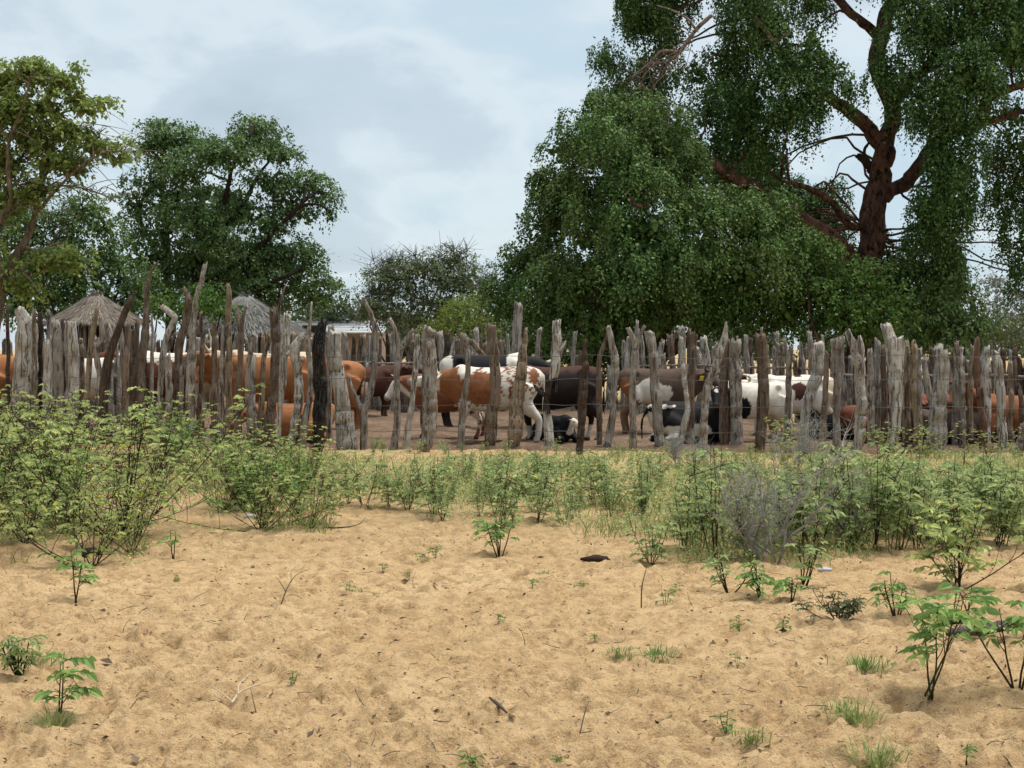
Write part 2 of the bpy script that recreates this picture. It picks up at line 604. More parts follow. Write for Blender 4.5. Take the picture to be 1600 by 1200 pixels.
m, nt = mat_new('thatch_straw')
g = nt.n('ShaderNodeNewGeometry')
finish(nt, nt.ramp(g.outputs['Random Per Island'], [(0.0, (0.10, 0.08, 0.065)), (0.5, (0.20, 0.165, 0.135)), (1.0, (0.34, 0.29, 0.235))]), 0.9, spec=0.1)
M['thatch'] = m
m, nt = mat_new('grey_thatch_straw')
g = nt.n('ShaderNodeNewGeometry')
finish(nt, nt.ramp(g.outputs['Random Per Island'], [(0.0, (0.10, 0.095, 0.09)), (0.5, (0.18, 0.172, 0.16)), (1.0, (0.27, 0.255, 0.235))]), 0.9, spec=0.1)
M['thatch_grey'] = m
M['tin'] = plain('tin_roof', (0.50, 0.51, 0.52), 0.5, 0.5, 3.0, 0.15)
M['wall'] = plain('mud_wall', (0.30, 0.22, 0.16), 0.9, 0.1, 4.0)
M['dark'] = plain('opening_shade', (0.03, 0.025, 0.02), 0.9, 0.1)
M['white'] = plain('white_litter', (0.45, 0.45, 0.46), 0.5)
M['dung'] = plain('dry_dung', (0.045, 0.03, 0.022), 0.9, 0.1, 20.0)

# ------------------------------------------------------------------ ground
def gz(x, y):
    """gentle lie of the land under plants and posts"""
    p = xy3(x, y)
    return 0.03 * fbm(p * 0.5, 5, 2)


def ground_detail(x, y):
    p = xy3(x, y)
    fade = np.clip((34 - y) / 12.0, 0, 1)
    h = 0.016 * fbm(p * np.array([2.1, 2.4, 1]), 11, 3)
    rid = 1 - np.abs(fbm(p * np.array([3.4, 3.9, 1]) + 9.1, 21, 3)) * 2.2
    h += 0.015 * np.clip(rid, -0.2, 1)
    rid2 = 1 - np.abs(fbm(p * 8.0 + 4.7, 37, 2)) * 2.4
    h += 0.011 * np.clip(rid2, -0.3, 1) + 0.008 * fbm(p * 15.0, 31, 2) + 0.006 * fbm(p * 34.0, 33, 2)
    return (h - 0.012) * fade


def make_ground():
    ys = np.concatenate([[-60, -20, -5, 0.5, 2.0, 3.0, 3.7], np.geomspace(4.2, 22.0, 420), np.geomspace(23.4, 60, 30), np.geomspace(70, 1500, 14)])
    uu = np.concatenate([[-60, -20, -6, -2.5, -1.2, -0.8, -0.62], np.linspace(-0.46, 0.46, 500), [0.62, 0.8, 1.2, 2.5, 6, 20, 60]])
    wy = np.maximum(ys, 4.0)
    X = uu[None, :] * wy[:, None]
    Y = np.repeat(ys[:, None], len(uu), 1)
    Z = gz(X, Y) + ground_detail(X, Y)
    rng = np.random.default_rng(7)
    for k in range(3800):
        y0 = 4.3 * (19.0 / 4.3) ** rng.random() if k > 300 else rng.uniform(4.3, 9)
        x0 = rng.uniform(-0.5, 0.5) * y0
        r = rng.uniform(0.03, 0.075)
        if rng.random() < 0.1:
            r *= 1.6
        dep = r * rng.uniform(0.2, 0.75) * rng.uniform(0.6, 1.0)
        a = rng.uniform(0, math.pi)
        e = rng.uniform(0.65, 1.0)
        i0, i1 = np.searchsorted(ys, [y0 - 2.4 * r, y0 + 2.4 * r])
        j0, j1 = np.searchsorted(uu, [(x0 - 2.4 * r) / y0 - 0.004, (x0 + 2.4 * r) / y0 + 0.004])
        if i1 <= i0 or j1 <= j0:
            continue
        dx, dy = X[i0:i1, j0:j1] - x0, Y[i0:i1, j0:j1] - y0
        u_ = dx * math.cos(a) + dy * math.sin(a)
        v_ = (-dx * math.sin(a) + dy * math.cos(a)) / e
        d = np.sqrt(u_ ** 2 + v_ ** 2) / r
        Z[i0:i1, j0:j1] += -dep * np.exp(-d ** 4) + dep * 0.5 * np.exp(-((d - 1.4) / 0.38) ** 2) * (0.6 + 0.5 * np.sign(v_) * rng.random())
    # small scuffs and crumb hollows
    for k in range(15000):
        y0 = 4.3 * (13.0 / 4.3) ** rng.random()
        x0 = rng.uniform(-0.5, 0.5) * y0
        r = rng.uniform(0.012, 0.030) * (0.7 + y0 / 12)
        i0, i1 = np.searchsorted(ys, [y0 - 2 * r, y0 + 2 * r])
        j0, j1 = np.searchsorted(uu, [(x0 - 2 * r) / y0 - 0.003, (x0 + 2 * r) / y0 + 0.003])
        if i1 <= i0 or j1 <= j0:
            continue
        d2 = ((X[i0:i1, j0:j1] - x0) ** 2 + (Y[i0:i1, j0:j1] - y0) ** 2) / (r * r)
        Z[i0:i1, j0:j1] += (-0.55 if rng.random() < 0.7 else 0.5) * r * np.exp(-d2)
    Z[ys < 4.0, :] *= 0.3
    V = np.stack([X, Y, Z], -1).reshape(-1, 3)
    nr, nc = X.shape
    i = np.arange(nr - 1)[:, None] * nc
    j = np.arange(nc - 1)[None, :]
    Q = np.stack([i + j, i + j + 1, i + nc + j + 1, i + nc + j], -1).reshape(-1, 4)
    mb = MB()
    mb.add(V, Q)
    return mb.build('ground', M['sand'])


tag(make_ground(), 'pale orange sand trampled full of hoofprints', None, None, 'structure')

YF_X = [-200, 0, 300, 480, 900, 1340, 1600, 1900]
YF_Y = [24.0, 23.5, 22.8, 21.8, 21.0, 20.6, 20.6, 20.6]
YB_X = [-300, 0, 540, 950, 1200, 1330, 1480, 1900]
YB_Y = [31.0, 31.0, 34.0, 34.0, 30.0, 26.5, 25.3, 25.0]


def YF(px):
    return np.interp(px, YF_X, YF_Y)


def YB(px):
    return np.interp(px, YB_X, YB_Y)


def make_kraal():
    u = np.linspace(-250, 1850, 260)
    t = np.linspace(0, 1, 110)
    y0, y1 = YF(u) - 0.1, YB(u) + 0.3
    Y = y0[None] * (1 - t[:, None]) + y1[None] * t[:, None]
    X = (u[None] - 800) * Y / F
    p = xy3(X, Y)
    Z = 0.045 + gz(X, Y) + 0.05 * fbm(p * 2.2, 41, 3) + 0.05 * np.clip(fbm(p * 5.5, 51, 3), -0.3, 1)
    edge = np.minimum(np.minimum(t / 0.04, (1 - t) / 0.04)[:, None], 1) * np.minimum(np.minimum((u + 250) / 40, (1850 - u) / 40), 1)[None]
    Z = Z * edge - 0.09 * (1 - edge)
    V = np.stack([X, Y, Z], -1).reshape(-1, 3)
    nr, nc = X.shape
    i = np.arange(nr - 1)[:, None] * nc
    j = np.arange(nc - 1)[None, :]
    Q = np.stack([i + j, i + j + 1, i + nc + j + 1, i + nc + j], -1).reshape(-1, 4)
    mb = MB()
    mb.add(V, Q)
    return mb.build('kraal_ground', M['soil'])


tag(make_kraal(), 'dark brown churned soil and dung inside the cattle pen', None, None, 'structure')

# ------------------------------------------------------------------ trees
def blob_world(bl, Y):
    """(px, py, rx, ry[, dy]) -> centre, radii in metres"""
    out_ = []
    s = Y / F
    for b in bl:
        dy = b[4] if len(b) > 4 else 0.0
        c = W(b[0], b[1], Y) + np.array([0, dy, 0])
        rx, rz = b[2] * s, b[3] * s
        out_.append((c, np.array([rx, min(rx, rz * 1.5) * 0.95, rz])))
    return out_


def crown(mb, wood, blobs, rng, per_area, K, L, leaf, droop, spread=0.25, inner=0.3, gap=0.0, twig_every=14, twig_r=(0.02, 0.006), lump=0.3, flat=0.0, tuft=0.7, core=1.0):
    """leaves hang in tufts (small mops of strands) set over the surface of each lobe of the crown"""
    for bi, (c, r) in enumerate(blobs):
        area = 4 * math.pi * ((r[0] * r[1]) ** 1.6 / 3 + (r[0] * r[2]) ** 1.6 / 3 + (r[1] * r[2]) ** 1.6 / 3) ** (1 / 1.6)
        S = max(6, int(area * per_area))
        nt_ = max(5, int(area / (tuft * tuft) * 0.95))
        td = unit(rng.normal(size=(nt_, 3)))
        if flat:
            td[:, 2] = np.abs(td[:, 2]) * np.where(rng.random(nt_) < flat, 1, -1)
        lm = 1 + lump * fbm(td * 1.6 + bi * 7.7, 61, 2)
        trad = np.where(rng.random(nt_) < inner, rng.uniform(0.3, 0.75, nt_), rng.uniform(0.82, 1.05, nt_)) * lm
        tc_ = c + td * r * trad[:, None]
        tr_ = tuft * rng.uniform(0.45, 1.05, nt_)
        if gap:
            keep = rng.random(nt_) > gap
            keep[:2] = True
            td, tc_, tr_ = td[keep], tc_[keep], tr_[keep]
            nt_ = len(tc_)
        w_ = tr_ ** 2
        ti = rng.choice(nt_, S, p=w_ / w_.sum())
        d = unit(rng.normal(size=(S, 3)) + td[ti] * 0.7)
        d[:, 2] = np.where(rng.random(S) < 0.8, np.abs(d[:, 2]), d[:, 2])
        p0 = tc_[ti] + d * tr_[ti][:, None] * rng.uniform(0.7, 1.0, S)[:, None] * np.array([0.75, 0.75, 0.6])
        o = unit(d * np.array([1, 1, 0.5]) + rng.normal(size=(S, 3)) * 0.35)
        Ls = L * rng.uniform(0.35, 1.15, S) * np.where(rng.random(S) < 0.10, 1.7, 1.0)
        t = np.linspace(0.0, 1, K)[None, :, None]
        Lw = Ls[:, None, None]
        path = p0[:, None] + o[:, None] * Lw * spread * t + np.array([0, 0, -1.0]) * Lw * (droop * (0.25 * t + 0.75 * t ** 1.4)) + o[:, None] * Lw * (1 - droop) * 0.6 * t
        q = path + rng.normal(size=path.shape) * leaf[0] * 0.42
        n = S * K
        q = q.reshape(n, 3)
        oo = np.repeat(o, K, 0)
        a = np.array([0, 0, -1.0]) * (0.25 + 0.75 * droop) + oo * 0.6 + rng.normal(size=(n, 3)) * 0.5
        nr = oo * 0.75 + np.array([0, 0, 0.7]) + rng.normal(size=(n, 3)) * 0.4
        sz = rng.uniform(0.5, 1.45, n)
        leaves(mb, q, a, nr, leaf[0] * sz, leaf[1] * sz, 0.08)
        # oversized leaves added inside the lobe to block sky showing through
        nc = int(S * K * 0.05)
        dc = unit(rng.normal(size=(nc, 3)))
        leaves(mb, c + dc * r * (rng.random(nc) ** 0.4 * 0.72 * core)[:, None], rng.normal(size=(nc, 3)) + np.array([0, 0, -0.8]), rng.normal(size=(nc, 3)) + dc, leaf[0] * 2.3 * rng.uniform(0.7, 1.2, nc), leaf[1] * 2.6 * rng.uniform(0.7, 1.2, nc), 0.1)
        if wood is not None and twig_every:
            sel = rng.choice(S, max(2, S // twig_every), replace=False)
            st = c + rng.normal(size=(len(sel), 3)) * r * 0.12 - np.array([0, 0, 0.25]) * r
            en = p0[sel]
            tt = np.linspace(0, 1, 5)[None, :, None]
            bend = rng.normal(size=(len(sel), 1, 3)) * 0.12 * np.linalg.norm(en - st, axis=1)[:, None, None]
            pth = st[:, None] * (1 - tt) + en[:, None] * tt + bend * np.sin(tt * math.pi)
            twigs(wood, pth, twig_r[0], twig_r[1], 3)


def limb(mb, pts, Y, dy=None, sides=10, lump=0.22, n=None, seed=0):
    """(px,py,wpx) polyline -> tapered limb"""
    pts = np.asarray(pts, float)
    s = Y / F
    n = n or max(8, len(pts) * 5)
    q = spline(pts, n)
    P = np.stack([(q[:, 0] - 800) * s, np.full(n, Y), EYE + (HOR - q[:, 1]) * s], 1)
    if dy is not None:
        P[:, 1] += np.interp(np.linspace(0, 1, n), np.linspace(0, 1, len(dy)), dy)
        k = P[:, 1] / Y
        P[:, 0] *= k
        P[:, 2] = EYE + (P[:, 2] - EYE) * k
    jit = fbm(np.stack([np.arange(n) * 0.45, np.full(n, seed * 3.1), np.zeros(n)], 1), seed, 2)
    jit2 = fbm(np.stack([np.arange(n) * 0.45, np.full(n, seed * 3.1 + 40), np.zeros(n)], 1), seed, 2)
    wv = np.maximum(q[:, 2], 0.6) * s * 0.5
    P[:, 0] += jit * wv * 0.5
    P[:, 2] += jit2 * wv * 0.3
    tube(mb, P, wv, sides, lump=lump, seed=seed)
    return P


def branch_to(mb, start, end, r0, r1, rng, n=9, sag=0.12):
    t = np.linspace(0, 1, n)[:, None]
    L = np.linalg.norm(end - start)
    off = rng.normal(size=3) * L * 0.10
    P = start * (1 - t) + end * t + np.sin(t * math.pi) * (off + np.array([0, 0, sag * L]))
    P += rng.normal(size=P.shape) * L * 0.012
    tube(mb, P, np.linspace(r0, r1, n), 6)


def tree(name, label, Y, base_px, parts_, group=None):
    x, z = (base_px - 800) * Y / F, 0.0
    e = empty(name, (x, Y, 0), label, 'tree', group)
    return e


# --- the tall weeping tree with the red trunk
def weeping_tree():
    Y = 42.0
    rng = np.random.default_rng(101)
    e = tree('weeping_tree', 'tall weeping tree with thick reddish trunk and hanging dark green curtains', Y, 1355, None)
    loc = tuple(e.location)
    mb = MB()
    tr = limb(mb, [(1345, 640, 70), (1352, 520, 46), (1357, 400, 40), (1372, 300, 35), (1384, 235, 33), (1392, 180, 26), (1372, 90, 23), (1385, 30, 22), (1405, -30, 19), (1440, -150, 14), (1470, -240, 6)], Y, sides=14, lump=0.3, n=70, seed=1)
    mb.build('trunk', M['bark_red'], e, loc=loc)
    limbs = [
        ([(1384, 240, 26), (1362, 205, 23), (1320, 170, 20), (1280, 140, 17), (1235, 100, 14), (1190, 40, 10), (1150, -30, 7)], [0, 0, -1, -2]),
        ([(1380, 310, 24), (1420, 280, 22), (1455, 235, 22), (1490, 205, 23), (1530, 192, 20), (1545, 152, 16), (1580, 138, 13), (1640, 120, 9)], [0, -1, -2, -3]),
        ([(1528, 193, 12), (1560, 186, 10), (1600, 175, 7), (1650, 190, 4)], [-2, -2.5, -3]),
        ([(1350, 430, 30), (1300, 375, 28), (1245, 335, 25), (1195, 305, 24), (1140, 275, 20), (1090, 235, 16), (1060, 200, 10)], [0, -1.5, -3.0]),
        ([(1352, 355, 13), (1325, 352, 12), (1308, 325, 12), (1285, 305, 10), (1255, 292, 8), (1220, 282, 4)], [0, -1, -1.5]),
        ([(1375, 60, 16), (1330, 20, 14), (1280, -30, 12), (1230, -80, 8)], [0, -1]),
        ([(1390, 170, 18), (1440, 110, 15), (1500, 40, 12), (1560, -20, 8)], [0, -2]),
    ]
    pts = [tr]
    for k, (p, dy) in enumerate(limbs):
        mb = MB()
        pts.append(limb(mb, p, Y, dy, seed=k + 3))
        mb.build('limb', M['bark_red'], e, loc=loc)
    # broken stub
    mb = MB()
    limb(mb, [(1362, 265, 16), (1348, 248, 13), (1338, 243, 8)], Y, seed=33)
    limb(mb, [(1350, 250, 5), (1352, 232, 5), (1360, 220, 3)], Y, seed=34)
    mb.build('broken_stub', M['bark_dark'], e, loc=loc)
    # the dead pale branch high on the crown's side
    mb = MB()
    DY = -3.2
    p0 = limb(mb, [(1112, 24, 6), (1100, 34, 7), (1085, 50, 6.5), (1062, 82, 5.5), (1036, 98, 5), (1015, 100, 4), (985, 122, 2)], Y + DY, seed=41)
    limb(mb, [(1088, 46, 5), (1072, 28, 4), (1050, 16, 3), (1025, 8, 1.5)], Y + DY, seed=42)
    limb(mb, [(1064, 82, 5), (1035, 80, 5), (1015, 98, 3), (985, 125, 1.5)], Y + DY, seed=43)
    limb(mb, [(1214, 75, 2), (1200, 52, 7), (1188, 38, 8), (1180, 25, 4)], Y + DY, seed=44)
    limb(mb, [(1234, 52, 6), (1215, 62, 5), (1195, 62, 4), (1178, 70, 2)], Y + DY, seed=45)
    for k in range(46):
        a = p0[rng.integers(len(p0) // 3, len(p0))]
        end = a + np.array([rng.uniform(-1.1, 0.5), rng.uniform(-0.4, 0.4), rng.uniform(-1.2, 0.5)])
        t = np.linspace(0, 1, 7)[:, None]
        P = a * (1 - t) + end * t + np.sin(t * 3.1) * rng.normal(size=3) * 0.12
        tube(mb, P, np.linspace(0.016, 0.005, 7), 4)
    mb.build('dead_branch', M['bark_dead'], e, loc=loc)
    bl = [(1012, 20, 44, 50), (985, -5, 28, 40), (1050, -5, 36, 45, 1), (945, 95, 26, 26), (975, 135, 30, 28, 1), (1020, 120, 34, 36, 1.5), (1010, 170, 26, 24, 1.5), (1045, 55, 26, 30, 2),
          (1150, 20, 52, 60, -2.5), (1175, 80, 52, 45, -2.5), (1125, 110, 34, 36, -1), (1150, 165, 48, 36, -2), (1085, 125, 20, 24, -1), (1205, 140, 42, 32, -2.8), (1262, 140, 26, 28, -2.8), (1290, 160, 16, 24, -2.8), (1238, 100, 20, 20, -2.8), (1220, 5, 34, 34, -2),
          (1100, -70, 110, 60), (1220, -100, 90, 60), (1390, -120, 120, 80), (1520, -90, 120, 80), (1660, -50, 100, 90),
          (1285, -10, 26, 24, 1), (1280, 40, 10, 12, 1), (1352, 120, 16, 36, -2), (1372, 150, 22, 36, -2.5), (1395, 50, 44, 48, -2), (1430, 95, 48, 52, -2), (1480, 45, 56, 60, -2), (1545, 30, 58, 56, -2), (1610, 55, 56, 70, -1),
          (1455, 150, 50, 40, -3), (1515, 105, 46, 40, -3), (1395, 185, 22, 34, -2.5), (1590, 110, 26, 30, -3), (1425, 200, 26, 34, -3), (1455, 225, 26, 44, -3), (1490, 150, 26, 36, -2), (1560, 190, 24, 24, -1),
          (1438, 285, 28, 48, -3), (1466, 310, 22, 54, -2.5), (1425, 345, 26, 46, -2), (1462, 385, 30, 50, -1), (1430, 420, 34, 46), (1405, 450, 36, 46, 1), (1475, 455, 38, 44), (1440, 495, 54, 34, 1), (1500, 480, 26, 34, 1), (1415, 255, 16, 30, -3),
          (1580, 225, 26, 40), (1595, 290, 30, 50), (1560, 300, 16, 36), (1605, 380, 20, 46), (1570, 360, 14, 30), (1590, 430, 16, 30), (1650, 250, 46, 120), (1655, 440, 40, 70),
          (1290, 275, 34, 24, 4), (1245, 262, 34, 24, 4), (1328, 300, 34, 34, 4.5), (1240, 300, 34, 30, 4), (1200, 275, 30, 26, 3.5), (1150, 250, 30, 30, 2.5), (1295, 320, 36, 30, 4), (1185, 235, 30, 26, 2), (1215, 250, 26, 22, 3),
          (1330, 400, 36, 50, 3), (1275, 330, 28, 26, 4), (1330, 350, 30, 30, 4),
          (1098, 185, 34, 36, -1.5), (1160, 212, 44, 36, -2), (1210, 195, 36, 32, -2.5), (1125, 235, 40, 34, -1), (1190, 250, 34, 26, 0), (1080, 215, 24, 30, 1.5), (1245, 185, 26, 24, -2.5),
          (1310, 325, 42, 40, 4), (1338, 285, 28, 32, 4), (1268, 300, 42, 34, 4), (1345, 375, 26, 50, 3.5), (1230, 330, 40, 34, 4), (1300, 370, 44, 44, 3.5),
          (1422, 305, 26, 46, -3), (1412, 365, 22, 46, -2), (1450, 350, 24, 44, -2), (1400, 405, 26, 46, 1), (1500, 430, 24, 40, 1), (1390, 470, 30, 44, 1.5)]
    bw = blob_world(bl, Y)
    mbl, mbt = MB(), MB()
    seen = [(-45 < b[1] + b[3] and b[0] - b[2] < 1625) for b in bl]
    crown(mbl, mbt, [b for b, k in zip(bw, seen) if not k], rng, 12, 9, 0.9, (0.12, 0.08), 0.95, 0.10, 0.1, 0.1, 60, (0.022, 0.007), 0.4, tuft=0.7)
    crown(mbl, mbt, [b for b, k in zip(bw, seen) if k], rng, 44, 12, 0.88, (0.084, 0.057), 0.95, 0.10, 0.10, 0.10, 60, (0.022, 0.007), 0.4, tuft=0.55)
    allp = np.concatenate(pts)
    for c, r in bw:
        k = np.argmin(np.linalg.norm(allp - c, axis=1) + 2.0 * (allp[:, 2] > c[2] + 1))
        branch_to(mbt, allp[k], c, 0.045, 0.02, rng, sag=0.04)
    mbt.build('branches', M['bark_red'], e, loc=loc)
    mbl.build('crown', M['leaf_weep'], e, smooth=False, loc=loc)


def dense_weeping_tree():
    Y = 38.0
    rng = np.random.default_rng(102)
    e = tree('weeping_tree', 'broad bushy weeping tree reaching down to the fence, left of the red trunk', Y, 1020, None)
    loc = tuple(e.location)
    mb = MB()
    t1 = limb(mb, [(1020, 630, 40), (1015, 520, 30), (990, 420, 22), (960, 320, 14), (945, 230, 8)], Y, [1, 1.5], seed=5)
    t2 = limb(mb, [(1020, 560, 26), (1060, 460, 22), (1100, 380, 15), (1130, 320, 8)], Y, [1, 1.5], seed=6)
    t3 = limb(mb, [(1018, 540, 24), (930, 470, 18), (870, 400, 10)], Y, [1, 1.5], seed=7)
    t4 = limb(mb, [(1030, 560, 24), (1150, 480, 18), (1240, 420, 10)], Y, [1, 1.5], seed=8)
    mb.build('trunk', M['bark_red'], e, loc=loc)
    for k_, pp, yy in ((9, [(938, 246, 3), (943, 262, 5), (955, 272, 4.5), (968, 276, 2)], Y - 2.6), (10, [(984, 305, 3), (990, 318, 6), (1003, 322, 5), (1014, 316, 2)], Y - 3.2), (11, [(1080, 232, 14), (1082, 250, 16), (1085, 272, 8)], Y)):
        mb = MB()
        limb(mb, pp, yy, seed=k_)
        mb.build('bare_limb', M['bark_red'], e, loc=loc)
    bl = [(960, 170, 40, 36), (990, 205, 60, 50, -1), (930, 205, 45, 45), (890, 235, 48, 42), (950, 255, 65, 50, -1.6), (1030, 245, 55, 55, -1), (870, 295, 45, 45), (905, 315, 55, 50, -1), (985, 305, 65, 50, -2),
          (1055, 290, 45, 45, -1), (860, 350, 40, 50), (920, 375, 60, 55, -2), (1000, 375, 65, 55, -2.4), (1075, 345, 60, 45, -2), (1140, 350, 60, 45, -2), (1185, 345, 40, 40, -1),
          (845, 420, 40, 55), (800, 430, 24, 45), (785, 470, 22, 45), (815, 480, 36, 55), (880, 450, 55, 60, -2), (960, 450, 65, 60, -2.6), (1045, 430, 65, 60, -2.6), (1130, 420, 65, 60, -2.4), (1195, 410, 45, 60, -2),
          (850, 505, 45, 45, -1), (920, 510, 60, 45, -1.6), (1000, 500, 60, 45, -1.4), (1080, 490, 55, 55, -1), (1150, 485, 55, 60, -1), (1210, 480, 45, 60, -1)]
    bl = [(b[0], b[1], b[2] * 0.9, b[3] * 0.88, *b[4:]) for b in bl] + [(990, 460, 130, 70, 3), (1120, 430, 90, 70, 3)]
    bw = blob_world(bl, Y)
    mbl, mbt = MB(), MB()
    crown(mbl, mbt, bw, rng, 50, 11, 0.66, (0.082, 0.058), 0.9, 0.15, 0.08, 0.06, 80, (0.018, 0.006), 0.6, 0.78, tuft=0.5)
    allp = np.concatenate([t1, t2, t3, t4])
    for c, r in bw:
        k = np.argmin(np.linalg.norm(allp - c, axis=1))
        branch_to(mbt, allp[k], c, 0.05, 0.02, rng)
    mbt.build('branches', M['bark_red'], e, loc=loc)
    mbl.build('crown', M['leaf_weep2'], e, smooth=False, loc=loc)


def simple_bush(name, label, Y, bl, leafm, bark, seed, per_area=30, K=8, L=0.5, leaf=(0.08, 0.05), droop=0.4, gap=0.0, cat='bush', group=None, stems=5, twig_every=12, inner=0.3, flat=0.0, twig_r=(0.018, 0.006), lump=0.35, tops=0, tuft=0.4):
    rng = np.random.default_rng(seed)
    bw = blob_world(bl, Y)
    cx = float(np.mean([b[0][0] for b in bw]))
    e = empty(name, (cx, Y, 0), label, cat, group)
    loc = (cx, Y, 0)
    mbl, mbt = MB(), MB()
    crown(mbl, mbt, bw, rng, per_area, K, L, leaf, droop, 0.25, inner, gap, twig_every, twig_r, lump, flat, tuft)
    for c, r in bw:
        branch_to(mbt, np.array([cx + rng.normal() * 0.25, Y + rng.normal() * 0.2, -0.1]), c, 0.05, 0.015, rng, sag=0.05)
    if tops:
        c, r = bw[0]
        for k in range(tops):
            b = bw[rng.integers(len(bw))]
            d = unit(np.array([rng.normal() * 0.5, rng.normal() * 0.4, 1.0]))
            s0 = b[0] + d * b[1] * 0.5
            s1 = b[0] + d * b[1] * rng.uniform(1.0, 1.6)
            t = np.linspace(0, 1, 7)[:, None]
            P = s0 * (1 - t) + s1 * t + np.sin(t * 3) * rng.normal(size=3) * 0.12
            tube(mbt, P, np.linspace(0.012, 0.004, 7), 3)
            tw = np.repeat(P[2:6], 3, 0)
            en = tw + rng.normal(size=tw.shape) * np.array([0.3, 0.3, 0.15]) + np.array([0, 0, 0.22])
            tt = np.linspace(0, 1, 4)[None, :, None]
            twigs(mbt, tw[:, None] * (1 - tt) + en[:, None] * tt, 0.010, 0.004, 3)
    mbt.build('stems', bark, e, loc=loc)
    mbl.build('foliage' if cat == 'bush' else 'crown', leafm, e, smooth=False, loc=loc)
    return e


def dark_tree():
    Y = 46.0
    rng = np.random.default_rng(103)
    e = tree('round_crowned_tree', 'dark green tree with clumped domed crown behind the two thatched huts', Y, 300, None)
    loc = tuple(e.location)
    mb = MB()
    pl = [[(268, 640, 22), (265, 480, 16), (260, 410, 13), (258, 340, 10), (250, 270, 7), (262, 215, 4)],
          [(292, 640, 24), (305, 480, 17), (312, 400, 15), (335, 340, 12), (352, 310, 9), (362, 265, 6), (390, 215, 4)],
          [(315, 395, 11), (345, 360, 9), (380, 320, 8), (400, 280, 6), (430, 240, 3)],
          [(325, 440, 11), (390, 400, 9), (440, 350, 7), (480, 310, 4)],
          [(265, 430, 9), (235, 380, 7), (210, 330, 5)],
          [(300, 500, 12), (380, 460, 9), (450, 430, 6)]]
    pts = [limb(mb, p, Y, [0, (-1) ** k * 1.2], seed=20 + k, sides=8) for k, p in enumerate(pl)]
    mb.build('trunk', M['bark_dark'], e, loc=loc)
    bl = [(255, 212, 38, 22), (232, 228, 28, 20), (295, 222, 32, 20), (318, 238, 26, 16), (260, 252, 40, 18, 1), (395, 202, 30, 20), (420, 225, 30, 22), (375, 222, 24, 16), (440, 245, 22, 18), (455, 238, 12, 10),
          (345, 250, 42, 20, -1.5), (390, 255, 40, 22, -1.5), (310, 275, 36, 20, -1), (235, 285, 32, 24), (215, 320, 28, 30), (275, 310, 30, 22), (420, 285, 28, 20), (350, 300, 34, 20, 1),
          (480, 290, 30, 22), (505, 305, 20, 18), (515, 330, 12, 16), (450, 310, 32, 22), (470, 335, 26, 18), (310, 350, 40, 28, -1.5), (250, 360, 36, 34), (385, 330, 34, 22), (420, 350, 34, 26),
          (345, 385, 44, 32, -1), (220, 400, 34, 40), (290, 410, 44, 36), (440, 395, 44, 30), (485, 410, 26, 22), (395, 420, 46, 34), (250, 455, 46, 36), (330, 460, 52, 34), (410, 470, 54, 34), (470, 450, 42, 32), (500, 465, 28, 24), (330, 420, 90, 60, 3), (300, 330, 60, 50, 3)]
    bw = blob_world(bl, Y)
    mbl, mbt = MB(), MB()
    crown(mbl, mbt, bw, rng, 34, 9, 0.5, (0.10, 0.062), 0.45, 0.3, 0.15, 0.10, 30, (0.025, 0.008), 0.5, 0.72, tuft=0.45)
    allp = np.concatenate(pts)
    for c, r in bw:
        k = np.argmin(np.linalg.norm(allp - c, axis=1) + 1.5 * (allp[:, 2] > c[2]))
        branch_to(mbt, allp[k], c, 0.06, 0.02, rng)
    mbt.build('branches', M['bark_dark'], e, loc=loc)
    mbl.build('crown', M['leaf_dark'], e, smooth=False, loc=loc)


